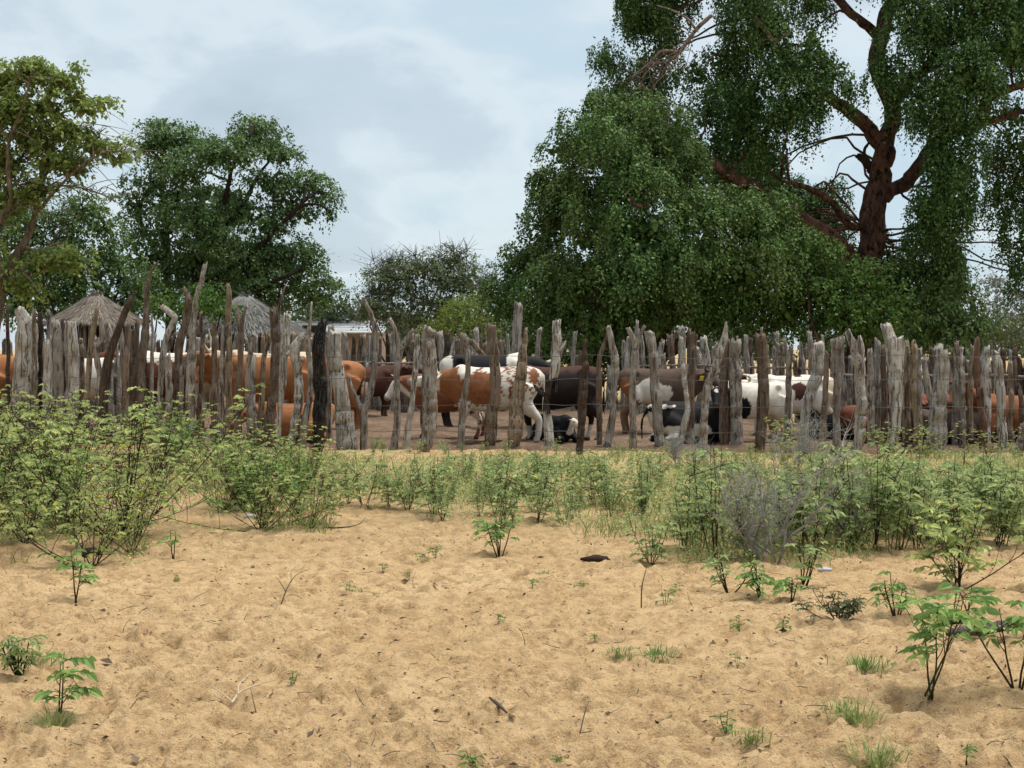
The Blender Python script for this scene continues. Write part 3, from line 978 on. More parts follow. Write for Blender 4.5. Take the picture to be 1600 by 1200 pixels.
def olive_tree():
    Y = 30.0
    rng = np.random.default_rng(104)
    e = tree('sparse_tree', 'sparse yellowish tree with pale slanting trunk at the left edge', Y, -20, None)
    loc = tuple(e.location)
    mb = MB()
    pl = [[(-30, 640, 36), (-12, 520, 30), (5, 450, 24), (20, 405, 18), (42, 375, 15), (55, 330, 11), (60, 290, 8), (95, 240, 6), (130, 190, 3)],
          [(5, 450, 18), (-8, 380, 16), (-2, 350, 14), (18, 315, 11), (16, 285, 10), (12, 230, 7), (35, 170, 5), (50, 110, 2)],
          [(22, 310, 8), (50, 295, 6), (75, 260, 5), (120, 235, 4), (165, 200, 2)],
          [(55, 335, 8), (85, 300, 6), (120, 265, 5), (160, 240, 3), (195, 235, 1.5)],
          [(35, 385, 8), (60, 392, 7), (95, 380, 4), (125, 395, 2)],
          [(15, 420, 6), (40, 430, 4), (60, 455, 2)],
          [(16, 280, 6), (50, 220, 5), (90, 180, 4), (150, 165, 2)],
          [(58, 300, 6), (100, 290, 4), (150, 300, 3), (190, 320, 1.5)]]
    pl = [[(a, b, c * 0.8) for a, b, c in q] for q in pl]
    pts = [limb(mb, p, Y, [0, (-1) ** k * 0.7], seed=50 + k, sides=8, lump=0.15) for k, p in enumerate(pl)]
    mb.build('trunk', M['bark_tan'], e, loc=loc)
    bl = [(15, 125, 40, 28), (55, 110, 40, 22), (95, 125, 34, 20), (115, 120, 12, 16), (20, 170, 40, 30), (75, 165, 44, 26), (130, 165, 30, 18), (160, 160, 16, 10), (110, 205, 45, 22), (45, 215, 40, 28), (150, 225, 34, 22),
          (10, 255, 28, 40), (80, 250, 40, 26), (180, 245, 18, 14), (60, 295, 36, 22), (15, 320, 22, 30), (110, 260, 34, 18), (100, 400, 34, 16), (60, 415, 34, 18), (25, 440, 26, 16), (120, 412, 18, 10), (50, 450, 24, 14), (-40, 200, 60, 120), (-40, 380, 40, 60)]
    bw = blob_world(bl, Y)
    mbl, mbt = MB(), MB()
    crown(mbl, mbt, bw, rng, 38, 9, 0.28, (0.10, 0.066), 0.55, 0.3, 0.45, 0.25, 6, (0.010, 0.004), 0.5, 0.6, tuft=0.27, core=0.5)
    allp = np.concatenate(pts)
    for c, r in bw:
        k = np.argmin(np.linalg.norm(allp - c, axis=1))
        branch_to(mbt, allp[k], c, 0.03, 0.012, rng)
    # bare hanging twigs under the crown
    for k in range(170):
        a = allp[rng.integers(len(allp))]
        if a[2] < EYE + (HOR - 360) * Y / F:
            continue
        s0 = a
        s1 = a + np.array([rng.uniform(-0.2, 1.3), rng.normal() * 0.5, rng.uniform(-0.8, 0.4)])
        t = np.linspace(0, 1, 6)[None, :, None]
        P = s0 * (1 - t) + s1 * t + np.sin(t * 3.1) * np.array([0, 0, 0.16]) + rng.normal(size=(1, 6, 3)) * 0.02
        twigs(mbt, P, 0.012, 0.004, 3)
    mbt.build('branches', M['bark_tan'], e, loc=loc)
    mbl.build('crown', M['leaf_yellow'], e, smooth=False, loc=loc)


weeping_tree()
dense_weeping_tree()
dark_tree()
olive_tree()
simple_bush('evergreen_tree', 'dense rounded evergreen behind the brown thatched hut, left of the dark tree', 41.0,
            [(150, 400, 44, 42), (185, 430, 34, 42), (130, 440, 46, 36), (60, 350, 56, 46), (20, 400, 50, 50), (100, 465, 70, 30), (30, 470, 60, 34), (190, 480, 44, 30), (150, 350, 34, 34), (110, 370, 34, 34), (215, 455, 30, 40), (70, 420, 50, 40), (130, 320, 30, 30), (20, 330, 34, 44)],
            M['leaf_ever'], M['bark_dark'], 201, 26, 9, 0.5, (0.10, 0.055), 0.5, cat='tree')
simple_bush('leafy_bush', 'bright green bush between the two thatched roofs', 37.0, [(250, 482, 22, 22), (318, 470, 34, 18), (340, 485, 26, 18), (285, 488, 26, 16)], M['leaf_shrub'], M['bark_dark'], 202, 34, 8, 0.4, (0.11, 0.05), 0.3)
simple_bush('leafy_bush', 'glossy green bush low under the red trunk of the weeping tree', 36.5, [(1290, 440, 60, 45), (1350, 440, 40, 34), (1245, 470, 60, 50), (1320, 495, 70, 45), (1375, 490, 40, 45), (1270, 390, 30, 26)], M['leaf_shrub'], M['bark_red'], 203, 30, 9, 0.55, (0.10, 0.055), 0.6)
simple_bush('thorn_tree', 'grey-green thorny tree with bare twigs on top beyond the fence', 44.0,
            [(600, 448, 34, 34), (640, 436, 40, 34), (690, 424, 40, 34), (728, 432, 34, 36), (655, 418, 20, 16), (712, 405, 18, 16), (620, 490, 56, 30), (690, 485, 60, 34), (750, 460, 22, 30), (580, 480, 24, 24), (610, 425, 14, 12)],
            M['leaf_thorn'], M['bark_grey'], 204, 50, 9, 0.42, (0.075, 0.040), 0.2, gap=0.08, cat='tree', twig_every=14, inner=0.3, tops=26, twig_r=(0.012, 0.004))
simple_bush('leafy_bush', 'yellow-green feathery bush in front of the grey thorny tree', 41.0, [(722, 484, 30, 24), (750, 486, 24, 26), (700, 500, 24, 22), (740, 510, 40, 24), (690, 520, 24, 16)], M['leaf_lime'], M['bark_grey'], 205, 34, 9, 0.4, (0.08, 0.03), 0.3)
simple_bush('leafy_bush', 'dull green bush right of the weeping tree behind the fence', 40.0, [(1470, 500, 60, 40), (1520, 510, 36, 40), (1490, 450, 40, 36), (1440, 520, 50, 30)], M['leaf_ever'], M['bark_dark'], 206, 24, 9, 0.5, (0.10, 0.055), 0.5)
simple_bush('pale_tree', 'pale grey-leaved tree far off at the right edge', 58.0, [(1560, 450, 30, 30), (1580, 490, 36, 34), (1535, 485, 24, 30), (1610, 470, 40, 46)], M['leaf_pale'], M['bark_grey'], 207, 12, 8, 0.5, (0.12, 0.06), 0.4, gap=0.15, cat='tree')
simple_bush('leafy_bush', 'grey-green bush below the pale tree at the right edge', 46.0, [(1545, 510, 36, 34), (1590, 520, 40, 30), (1640, 510, 40, 40)], M['leaf_thorn'], M['bark_grey'], 208, 20, 8, 0.5, (0.10, 0.05), 0.4)
simple_bush('roundish_tree', 'small green tree beyond the pen, right of the domed dark tree', 62.0, [(530, 470, 24, 18), (510, 490, 36, 20), (550, 490, 28, 18), (480, 490, 40, 20)], M['leaf_far'], M['bark_dark'], 209, 14, 8, 0.5, (0.13, 0.07), 0.4, cat='tree')
simple_bush('leafy_bush', 'fresh green weeds heaped behind the pen, in the gap over the black cow', 37.5, [(860, 552, 40, 20), (920, 556, 30, 16), (960, 570, 24, 34), (900, 575, 44, 22), (1000, 575, 30, 26)], M['leaf_shrub'], M['bark_dark'], 210, 30, 8, 0.35, (0.10, 0.06), 0.3)

# distant woodland to the horizon
mb = MB()
rng = np.random.default_rng(77)
for k in range(46):
    Y = rng.uniform(95, 190)
    x = rng.uniform(-0.75, 0.75) * Y
    hgt = rng.uniform(2.6, 4.6) * (0.7 + Y / 300)
    c = np.array([x, Y, hgt * 0.5])
    crown(mb, None, [(c, np.array([hgt * 0.9, hgt * 0.8, hgt * 0.52]))], rng, 1.8, 5, 0.7, (0.55, 0.34), 0.3, 0.3, 0.2, 0, 0, lump=0.4, tuft=1.2)
tag(mb.build('distant_woodland', M['leaf_far'], smooth=False), 'low dusty green woodland far off on the horizon', 'woodland', None, 'stuff')

# ------------------------------------------------------------------ huts and the tin-roofed house
def hut(label, Y, px, apex_y, eave_y, rpx, mat, seed, tiers, knot=True):
    rng = np.random.default_rng(seed)
    s = Y / F
    cx = (px - 800) * s
    za, ze = EYE + (HOR - apex_y) * s, EYE + (HOR - eave_y) * s
    r = rpx * s
    e = empty('thatched_hut', (cx, Y, 0), label, 'hut')
    loc = (cx, Y, 0)
    # pole wall
    rw = r * 0.74
    n = 44
    for k in range(n):
        a = k * 2 * math.pi / n
        mb = MB()
        x, y = cx + rw * math.cos(a), Y + rw * math.sin(a)
        P = np.array([[x, y, -0.1], [x + rng.normal() * 0.01, y, (ze + 0.2) * 0.5], [x + rng.normal() * 0.015, y, ze + 0.25 * (za - ze)]])
        tube(mb, P, [0.06, 0.055, 0.05], 7, c=np.array([0.26, 0.22, 0.18]) * rng.uniform(0.6, 1.2))
        mb.build('wall_pole', M['wood'], e, loc=loc, color='tint')
    # solid thatch body: a sagging cone with stepped tiers
    prof = []
    for k in range(tiers):
        f0, f1 = k / tiers, (k + 1) / tiers
        prof.append((0.07 * r + (r - 0.07 * r) * f0 ** 0.9 + (0.0 if k == 0 else -0.01), za - (za - ze) * f0 ** 0.86))
        prof.append((0.07 * r + (r - 0.07 * r) * f1 ** 0.9 + 0.03, za - (za - ze) * f1 ** 0.86 - 0.02))
    prof.append((r * 0.9, ze + 0.06))
    prof.append((0.02, ze + 0.3 * (za - ze)))
    sd_ = 40
    V, Q = [], []
    for i, (rr, zz) in enumerate(prof):
        for j in range(sd_):
            a = j * 2 * math.pi / sd_
            k = 1 + 0.035 * vnoise(np.array([[a * 2, i * 0.7, seed]]))[0]
            V.append((cx + rr * k * math.cos(a), Y + rr * k * math.sin(a), zz + 0.03 * vnoise(np.array([[a * 3, i * 0.9, seed + 5]]))[0]))
    for i in range(len(prof) - 1):
        for j in range(sd_):
            Q.append((i * sd_ + j, i * sd_ + (j + 1) % sd_, (i + 1) * sd_ + (j + 1) % sd_, (i + 1) * sd_ + j))
    mb = MB()
    mb.add(V, Q)
    roof = mb.build('roof', mat, e, loc=loc)
    # loose straws lying on it
    n = 8000
    a = rng.uniform(0, 2 * math.pi, n)
    f = rng.uniform(0.0, 1.0, n) ** 0.6
    rr = 0.07 * r + (r - 0.07 * r) * f ** 0.9
    zz = za - (za - ze) * f ** 0.86
    o = np.stack([np.cos(a), np.sin(a), np.zeros(n)], 1)
    p = np.array([cx, Y, 0]) + o * rr[:, None] + np.array([0, 0, 1.0]) * (zz + rng.uniform(0.0, 0.035, n))[:, None]
    sl = unit(o * r + np.array([0, 0, -(za - ze)]))
    ax = sl + rng.normal(size=(n, 3)) * 0.085
    mb = MB()
    leaves(mb, p, ax, o * 0.5 + np.array([0, 0, 1.0]), rng.uniform(0.2, 0.45, n), rng.uniform(0.010, 0.024, n))
    if knot:
        n2 = 160
        a = rng.uniform(0, 2 * math.pi, n2)
        o = np.stack([np.cos(a), np.sin(a), np.zeros(n2)], 1)
        p = np.array([cx, Y, za - 0.18]) + o * 0.08
        leaves(mb, p, o * 0.35 + np.array([0, 0, 1.0]) + rng.normal(size=(n2, 3)) * 0.15, o, rng.uniform(0.2, 0.36, n2), rng.uniform(0.015, 0.03, n2))
    tag(mb.build('straw', mat, roof, smooth=False, loc=loc), kind='stuff')
    roof_loc = roof.location
    o_ = roof.children[0]
    o_.location = (0, 0, 0)
    return e


hut('low hut with shaggy brown thatched roof behind the fence', 38.0, 150, 460, 503, 74, M['thatch'], 301, 2)
hut('hut with smooth grey thatched cone roof and knotted peak', 39.0, 382, 462, 520, 102, M['thatch_grey'], 302, 2)


def house():
    Y = 60.0
    s = Y / F
    x0, x1 = (440 - 800) * s, (600 - 800) * s
    zr, ze = EYE + (HOR - 500) * s, EYE + (HOR - 520) * s
    e = empty('tin_roofed_house', ((x0 + x1) / 2, Y + 2, 0), 'low house with pale ribbed metal roof beyond the pen', 'house')
    loc = tuple(e.location)
    def box(mb, a, b):
        a, b = np.array(a, float), np.array(b, float)
        V = np.array([[(a, b)[i][0], (a, b)[j][1], (a, b)[k][2]] for k in (0, 1) for j in (0, 1) for i in (0, 1)])
        mb.add(V, [(0, 2, 3, 1), (4, 5, 7, 6), (0, 1, 5, 4), (2, 6, 7, 3), (0, 4, 6, 2), (1, 3, 7, 5)])
    mb = MB()
    box(mb, (x0 + 0.3, Y + 0.3, -0.1), (x1 - 0.3, Y + 4, ze + 0.02))
    mb.build('wall', M['wall'], e, smooth=False, loc=loc)
    n = 7
    for k in range(n):
        f0, f1 = k / n, (k + 1) / n
        mb = MB()
        ya, yb = Y + 2.2 * f0, Y + 2.2 * f1 + 0.08
        za_, zb = ze + (zr - ze) * f0 + 0.03, ze + (zr - ze) * f1 + 0.01
        V = [(x0, ya, za_), (x1, ya, za_), (x1, yb, zb), (x0, yb, zb), (x0, ya, za_ - 0.05), (x1, ya, za_ - 0.05), (x1, yb, zb - 0.05), (x0, yb, zb - 0.05)]
        mb.add(V, [(0, 1, 2, 3), (7, 6, 5, 4), (0, 4, 5, 1), (1, 5, 6, 2), (2, 6, 7, 3), (3, 7, 4, 0)])
        mb.build('roof_sheet', M['tin'], e, smooth=False, loc=loc)
    mb = MB()
    box(mb, ((470 - 800) * s, Y - 0.12, ze - 0.05), ((500 - 800) * s, Y + 1.3, zr - 0.12))
    mb.build('dormer', M['tin'], e, smooth=False, loc=loc)
    mb = MB()
    box(mb, ((473 - 800) * s, Y - 0.14, ze - 0.02), ((497 - 800) * s, Y - 0.05, zr - 0.24))
    mb.build('opening_shade_panel', M['dark'], e, smooth=False, loc=loc)  # solid dark panel: the dormer's inner shade put into its colour


house()

# ------------------------------------------------------------------ fence of upright logs
TINT = {'pale': (0.58, 0.53, 0.465), 'grey': (0.41, 0.36, 0.31), 'brown': (0.22, 0.16, 0.118), 'dark': (0.075, 0.048, 0.036),
        'tan': (0.37, 0.28, 0.19), 'black': (0.010, 0.010, 0.011), 'red': (0.23, 0.13, 0.085), 'rot': (0.20, 0.13, 0.075)}


def log(mb, P, wid, rng, tint, jag=0.5, sides=13, aspect=0.8, sunk=True, tops=None):
    """one upright irregular log: P (n,3) axis, wid (n) widths"""
    n = len(P)
    sd_ = rng.integers(1, 9999)
    th = np.arange(sides) * 2 * math.pi / sides + rng.uniform(0, 1)
    T, N, B = frames(P)
    # keep the broad face towards +-y
    N = unit(np.cross(np.broadcast_to(np.array([0, 1.0, 0]), T.shape), T))
    B = np.cross(T, N)
    fl = fbm(np.stack([np.cos(th) * 1.4, np.sin(th) * 1.4, np.full(sides, sd_ * 0.37)], 1), 3, 2)
    fl2 = vnoise(np.stack([np.cos(th) * 2.3, np.sin(th) * 2.3, np.full(sides, sd_ * 0.71)], 1), 23)
    V = np.zeros((n, sides, 3))
    zz = np.concatenate([[0], np.cumsum(np.linalg.norm(np.diff(P, axis=0), axis=1))]) * 0.5
    for j in range(sides):
        k = fbm(np.stack([np.full(n, math.cos(th[j]) * 1.3), np.full(n, math.sin(th[j]) * 1.3), zz * 4 + sd_], 1), 9, 2)
        k2 = vnoise(np.stack([np.full(n, math.cos(th[j]) * 3.1), np.full(n, math.sin(th[j]) * 3.1), zz * 9 + sd_ * 1.7], 1), 19)
        r = 0.5 * wid * (1 + 0.34 * fl[j] + 0.20 * k + 0.09 * k2) * (1.0 - 0.25 * (fl2[j] > 0.4))
        V[:, j] = P + N * (r * math.cos(th[j]))[:, None] + B * (r * aspect * math.sin(th[j]))[:, None]
    # broken top
    k = rng.uniform(-1, 1, sides)
    tilt = rng.uniform(-0.5, 0.5) * np.cos(th)
    w0 = wid[-1]
    V[-1] += T[-1] * (w0 * jag * (k * 0.8 + tilt))[:, None]
    C = np.broadcast_to(np.asarray(tint), (n, sides, 3)).copy()
    C *= (1 + 0.18 * fbm(V.reshape(-1, 3) * 5 + sd_, 13, 2).reshape(n, sides, 1))
    ctop = P[-1] - T[-1] * w0 * jag * 0.25
    Vf = np.concatenate([V.reshape(-1, 3), [ctop]])
    i = np.arange(n - 1)[:, None] * sides
    j = np.arange(sides)[None, :]
    j2 = (j + 1) % sides
    Q = np.stack([i + j, i + j2, i + sides + j2, i + sides + j], -1).reshape(-1, 4)
    jj = np.arange(sides)
    Tt = np.stack([np.full(sides, n * sides), (n - 1) * sides + jj, (n - 1) * sides + (jj + 1) % sides], -1)
    mb.add(Vf, Q, Tt, np.concatenate([C.reshape(-1, 3), [np.asarray(tint) * 1.1]]))


def px_path(pts, Y, n):
    q = spline(np.asarray(pts, float), n * 8)
    d = np.concatenate([[0], np.cumsum(np.linalg.norm(np.diff(q[:, :2], axis=0), axis=1))])
    t = np.linspace(0, d[-1], n)
    q = np.stack([np.interp(t, d, q[:, k]) for k in range(3)], 1)
    s = Y / F
    P = np.stack([(q[:, 0] - 800) * s, np.full(len(q), Y), EYE + (HOR - q[:, 1]) * s], 1)
    return P, np.maximum(q[:, 2] * 0.94, 1.2) * s


def post(fence, pts, tint, Y=None, jag=0.5, forks=(), seed=0, name='post', char=None):
    rng = np.random.default_rng(seed * 7 + 11)
    pts = [tuple(p) for p in pts]
    if Y is None:
        yb = pts[0][1]
        Y = min(GY(yb), 21.75) if yb > 684 else float(YF(pts[0][0])) + rng.uniform(-0.25, 0.25)
    yg = HOR + EYE * F / Y
    # carry the log down into the ground
    if pts[0][1] < yg + 2:
        pts = [(pts[0][0] + (pts[0][0] - pts[1][0]) * 0.1, yg + 14, pts[0][2] * 1.05)] + (pts if yg - pts[0][1] > 6 else [(pts[0][0], min(pts[0][1], yg - 1), pts[0][2])] + pts[1:])
    n = 9 + 5 * len(pts)
    P, wd = px_path(pts, Y, n)
    amp = 0.10 * wd.mean() * np.linspace(0.2, 1, n)
    P[:, 0] += amp * fbm(np.stack([np.arange(n) * 0.33, np.full(n, seed * 1.7), np.zeros(n)], 1), 6, 3) * 1.6
    kn = rng.integers(3, n * 2 // 3)
    wd = wd * (1 + 0.14 * np.exp(-((np.arange(n) - kn) / 1.6) ** 2))
    P[:, 1] += 0.05 * fbm(np.stack([np.arange(n) * 0.5, np.full(n, seed), np.zeros(n)], 1), 4, 2)
    mb = MB()
    tc_ = np.array(TINT[tint]) * rng.uniform(0.85, 1.15)
    log(mb, P, wd, rng, tc_, jag)
    for f in forks:
        ft = f[1] if isinstance(f, tuple) and isinstance(f[1], str) else None
        fp = f[0] if ft else f
        Pf, wf = px_path(fp, Y, 4 + 3 * len(fp))
        log(mb, Pf, wf, rng, np.array(TINT[ft]) if ft else tc_ * 1.05, jag, sides=9)
    if char:   # burnt stretch (rows y0..y1)
        s = Y / F
        z0, z1 = EYE + (HOR - char[1]) * s, EYE + (HOR - char[0]) * s
        for i in range(len(mb.v)):
            z = mb.v[i][:, 2] + 0.05 * fbm(mb.v[i] * 9, 3, 2)
            k = ((z > z0) & (z < z1))[:, None]
            mb.c[i] = np.where(k, np.array(TINT['black']), mb.c[i])
    b = (P[1][0], Y, 0.0)
    return mb.build(name, M['wood'], fence, loc=b, color='tint')


FRONT = empty('log_fence', (0, 21.2, 0), 'near palisade of weathered upright logs with wires before the cattle', 'fence')
FP = [
    # points run from foot to top: (px, py, width)
    ([(12, 600, 8), (12, 540, 7), (11, 478, 6)], 'dark', {}),
    ([(34, 610, 36), (40, 560, 38), (40, 520, 36), (37, 497, 26), (30, 482, 15)], 'pale', {'jag': 0.2, 'forks': [[(42, 540, 18), (43, 510, 14), (43, 491, 10)]]}),
    ([(54, 600, 7), (54, 540, 7), (54, 484, 6)], 'tan', {}),
    ([(65, 600, 12), (64, 540, 11), (64, 488, 8)], 'dark', {}),
    ([(76, 600, 9), (76, 530, 7), (76, 485, 6)], 'grey', {}),
    ([(74, 610, 17), (73, 560, 15), (74, 533, 12)], 'pale', {'jag': 0.9}),
    ([(92, 610, 22), (90, 550, 21), (86, 502, 14)], 'grey', {'jag': 0.6}),
    ([(112, 610, 20), (111, 550, 21), (110, 503, 20)], 'pale', {'jag': 0.15}),
    ([(126, 610, 14), (126, 560, 13), (128, 540, 9)], 'brown', {}),
    ([(136, 610, 11), (141, 545, 10), (148, 505, 9), (153, 478, 6)], 'tan', {}),
    ([(157, 610, 9), (152, 560, 9), (150, 545, 9), (160, 525, 10), (157, 495, 7)], 'grey', {}),
    ([(171, 610, 13), (171, 560, 13), (172, 525, 13), (167, 500, 6)], 'pale', {'forks': [[(173, 530, 8), (180, 508, 5)]]}),
    ([(163, 620, 16), (169, 570, 15), (180, 532, 14), (196, 490, 12), (207, 465, 9)], 'dark', {'jag': 0.8}),
    ([(186, 610, 7), (184, 570, 5), (183, 535, 3)], 'pale', {'jag': 1}),
    ([(198, 610, 12), (199, 560, 11), (200, 508, 9)], 'brown', {}),
    ([(212, 610, 11), (212, 550, 10), (216, 500, 7)], 'brown', {}),
    ([(221, 610, 16), (223, 565, 15), (227, 520, 12), (229, 480, 9), (231, 447, 8), (234, 430, 6), (240, 416, 4), (248, 408, 3)], 'brown', {}),
    ([(236, 620, 9), (238, 560, 8), (238, 491, 4)], 'pale', {'jag': 1.2}),
    ([(248, 640, 9), (250, 600, 10), (253, 565, 13), (259, 530, 12), (269, 506, 12), (274, 497, 11), (264, 489, 11), (252, 479, 10)], 'pale', {}),
    ([(264, 630, 11), (264, 590, 12), (262, 555, 12)], 'grey', {}),
    ([(276, 630, 11), (277, 590, 12), (279, 542, 13), (286, 517, 12), (292, 487, 10), (295, 469, 9), (287, 450, 6)], 'brown', {}),
    ([(282, 640, 8), (284, 600, 8), (287, 570, 9), (294, 557, 7)], 'grey', {}),
    ([(296, 640, 16), (298, 580, 15), (300, 540, 14), (301, 500, 11), (304, 474, 9), (308, 458, 7), (315, 437, 8), (319, 413, 7)], 'grey', {'jag': 1.0}),
    ([(312, 640, 9), (315, 580, 9), (317, 535, 9), (315, 487, 6)], 'brown', {'forks': [[(316, 520, 5), (308, 505, 4), (303, 492, 3)]]}),
    ([(334, 660, 10), (334, 600, 10), (335, 550, 9), (334, 503, 7)], 'brown', {}),
    ([(346, 650, 10), (347, 590, 9), (349, 508, 8)], 'grey', {}),
    ([(357, 660, 14), (357, 600, 12), (358, 550, 11), (356, 495, 10), (358, 462, 9), (356, 443, 7)], 'tan', {}),
    ([(371, 660, 10), (373, 590, 10), (376, 520, 9), (372, 495, 6), (367, 478, 4)], 'brown', {'forks': [[(376, 515, 7), (380, 495, 6), (385, 477, 4)]]}),
    ([(392, 660, 11), (388, 605, 10), (388, 580, 9), (393, 540, 9), (396, 523, 13)], 'grey', {}),
    ([(398, 660, 8), (395, 620, 8), (396, 553, 6)], 'pale', {'jag': 1}),
    ([(407, 665, 10), (409, 610, 9), (412, 560, 8), (419, 533, 8), (418, 517, 6)], 'tan', {}),
    ([(420, 680, 18), (425, 630, 17), (432, 557, 16), (431, 520, 16), (427, 486, 17)], 'brown', {'jag': 0.9, 'forks': [[(435, 500, 5), (437, 475, 5), (441, 460, 4), (446, 447, 3)]]}),
    ([(434, 690, 9), (437, 640, 10), (441, 600, 13), (445, 545, 14), (447, 510, 11), (447, 490, 8)], 'pale', {'jag': 1, 'forks': [[(450, 540, 6), (452, 510, 5), (452, 492, 3)]]}),
    ([(455, 690, 16), (461, 655, 16), (467, 625, 17), (463, 575, 16), (458, 552, 19), (464, 536, 18), (472, 524, 10)], 'pale', {'jag': 0.9, 'forks': [[(460, 548, 12), (448, 553, 8), (441, 553, 4)]]}),
    ([(472, 695, 14), (476, 660, 13), (484, 620, 10), (485, 585, 10), (481, 535, 9), (485, 500, 5), (487, 472, 3)], 'grey', {'forks': [([(474, 690, 12), (470, 665, 10), (470, 648, 4)], 'tan')]}),
    ([(497, 705, 13), (498, 660, 21), (500, 620, 20), (498, 580, 19), (498, 535, 19), (503, 502, 11)], 'black', {'jag': 0.7, 'name': 'charred_post'}),
    ([(514, 690, 11), (514, 600, 11), (517, 509, 12)], 'grey', {'Y': 22.6}),
    ([(542, 700, 33), (540, 670, 31), (535, 635, 28), (528, 585, 24), (524, 555, 23), (524, 518, 22)], 'pale', {'jag': 0.35}),
    ([(568, 688, 13), (568, 660, 13), (570, 638, 14), (581, 600, 11), (586, 560, 11), (587, 525, 11), (582, 499, 9), (567, 466, 5)], 'grey', {'forks': [[(569, 645, 11), (557, 622, 8), (548, 600, 7), (546, 588, 6)], [(572, 622, 5), (578, 612, 4), (580, 598, 4)]]}),
    ([(617, 694, 11), (621, 660, 11), (620, 615, 9), (622, 560, 9), (634, 531, 7), (646, 514, 4)], 'grey', {'forks': [[(622, 560, 9), (621, 535, 9), (616, 512, 8), (609, 497, 6)]]}),
    ([(635, 687, 12), (641, 650, 10), (647, 600, 9), (651, 547, 9), (652, 522, 8)], 'pale', {'jag': 0.3}),
    ([(665, 706, 15), (667, 690, 24), (671, 665, 27), (671, 612, 26), (670, 547, 26), (671, 513, 24)], 'grey', {'jag': 0.35}),
    ([(720, 690, 13), (722, 650, 12), (725, 620, 12), (731, 585, 10), (730, 545, 8), (725, 522, 6)], 'grey', {}),
    ([(765, 702, 18), (766, 675, 22), (768, 650, 22), (774, 612, 18), (771, 557, 18), (766, 507, 17)], 'brown', {'jag': 0.2}),
    ([(803, 692, 22), (806, 660, 25), (808, 630, 24), (813, 590, 20), (818, 550, 15), (822, 512, 4)], 'tan', {'jag': 0.8}),
    ([(857, 690, 18), (855, 655, 15), (854, 625, 13), (861, 598, 14), (867, 575, 16), (871, 502, 15)], 'pale', {'jag': 0.4, 'char': (590, 646), 'forks': [([(852, 618, 9), (842, 610, 9), (834, 601, 4)], 'black'), ([(866, 612, 9), (870, 600, 8), (872, 592, 4)], 'black'), [(873, 548, 6), (880, 540, 5), (884, 533, 3)]]}),
    ([(905, 712, 12), (907, 690, 13), (909, 650, 15), (911, 610, 16), (914, 573, 13), (913, 532, 6)], 'dark', {'jag': 1.0}),
    ([(949, 694, 14), (956, 660, 12), (960, 610, 11), (960, 560, 13), (956, 535, 11), (951, 511, 9)], 'grey', {'jag': 0.3}),
    ([(989, 707, 13), (989, 650, 12), (989, 590, 11), (992, 542, 12), (987, 525, 9), (982, 513, 8)], 'grey', {'jag': 0.3, 'forks': [[(993, 545, 9), (1000, 525, 7), (1008, 509, 6)]]}),
    ([(1030, 702, 18), (1027, 650, 18), (1021, 585, 17), (1015, 518, 17)], 'grey', {'jag': 0.2}),
    ([(1062, 704, 13), (1070, 665, 14), (1075, 635, 11), (1069, 585, 10), (1064, 526, 8)], 'pale', {'jag': 0.4}),
    ([(1098, 709, 15), (1100, 660, 14), (1104, 612, 14), (1115, 580, 14), (1127, 546, 14), (1134, 517, 8), (1134, 503, 3)], 'grey', {'jag': 0.6}),
    ([(1134, 700, 10), (1136, 665, 8), (1138, 638, 4)], 'red', {'jag': 1.0}),
    ([(1152, 702, 19), (1150, 650, 21), (1150, 590, 22), (1149, 533, 19)], 'grey', {'jag': 0.5, 'forks': [([(1151, 545, 6), (1152, 534, 5), (1152, 526, 4)], 'pale')]}),
    ([(1187, 708, 18), (1190, 665, 18), (1193, 600, 19), (1189, 523, 18)], 'brown', {'jag': 0.25}),
    ([(1258, 698, 13), (1257, 655, 15), (1264, 620, 17), (1274, 590, 18), (1278, 560, 18), (1279, 537, 17)], 'pale', {'jag': 0.2}),
    ([(1283, 708, 12), (1286, 660, 12), (1289, 610, 11), (1291, 549, 8)], 'brown', {}),
    ([(1307, 706, 12), (1307, 650, 12), (1307, 590, 12), (1308, 555, 15), (1309, 531, 23)], 'grey', {'jag': 0.2}),
    ([(1338, 713, 19), (1344, 680, 17), (1346, 620, 17), (1342, 570, 18), (1332, 540, 13), (1324, 517, 9)], 'pale', {'jag': 0.5, 'forks': [[(1345, 565, 12), (1346, 545, 11), (1343, 525, 6)]]}),
    ([(1393, 708, 17), (1398, 670, 18), (1400, 610, 20), (1397, 555, 22), (1389, 525, 17), (1383, 507, 15)], 'pale', {'jag': 0.25, 'forks': [[(1402, 575, 16), (1407, 545, 15), (1407, 527, 12)], ([(1410, 640, 6), (1407, 600, 5), (1405, 585, 3)], 'tan')]}),
    ([(1430, 708, 12), (1434, 670, 12), (1430, 630, 11), (1427, 590, 11), (1428, 545, 10), (1427, 533, 6)], 'tan', {}),
    ([(1464, 708, 32), (1463, 670, 29), (1467, 620, 28), (1471, 580, 27), (1472, 546, 23)], 'pale', {'jag': 0.5, 'forks': [[(1459, 640, 16), (1450, 600, 13), (1443, 560, 10)]]}),
    ([(1503, 706, 10), (1505, 650, 9), (1502, 590, 11), (1498, 560, 11), (1493, 535, 7)], 'grey', {}),
    ([(1537, 706, 12), (1535, 650, 11), (1529, 600, 11), (1526, 570, 11), (1529, 527, 4)], 'red', {}),
    ([(1567, 708, 17), (1566, 650, 17), (1562, 590, 18), (1556, 549, 16)], 'pale', {'jag': 0.6}),
    ([(1591, 716, 15), (1596, 685, 13), (1600, 660, 10)], 'grey', {'jag': 0.8}),
    ([(1622, 712, 16), (1624, 620, 16), (1626, 540, 12)], 'grey', {}),
    ([(1660, 712, 18), (1658, 620, 16), (1662, 530, 14)], 'pale', {}),
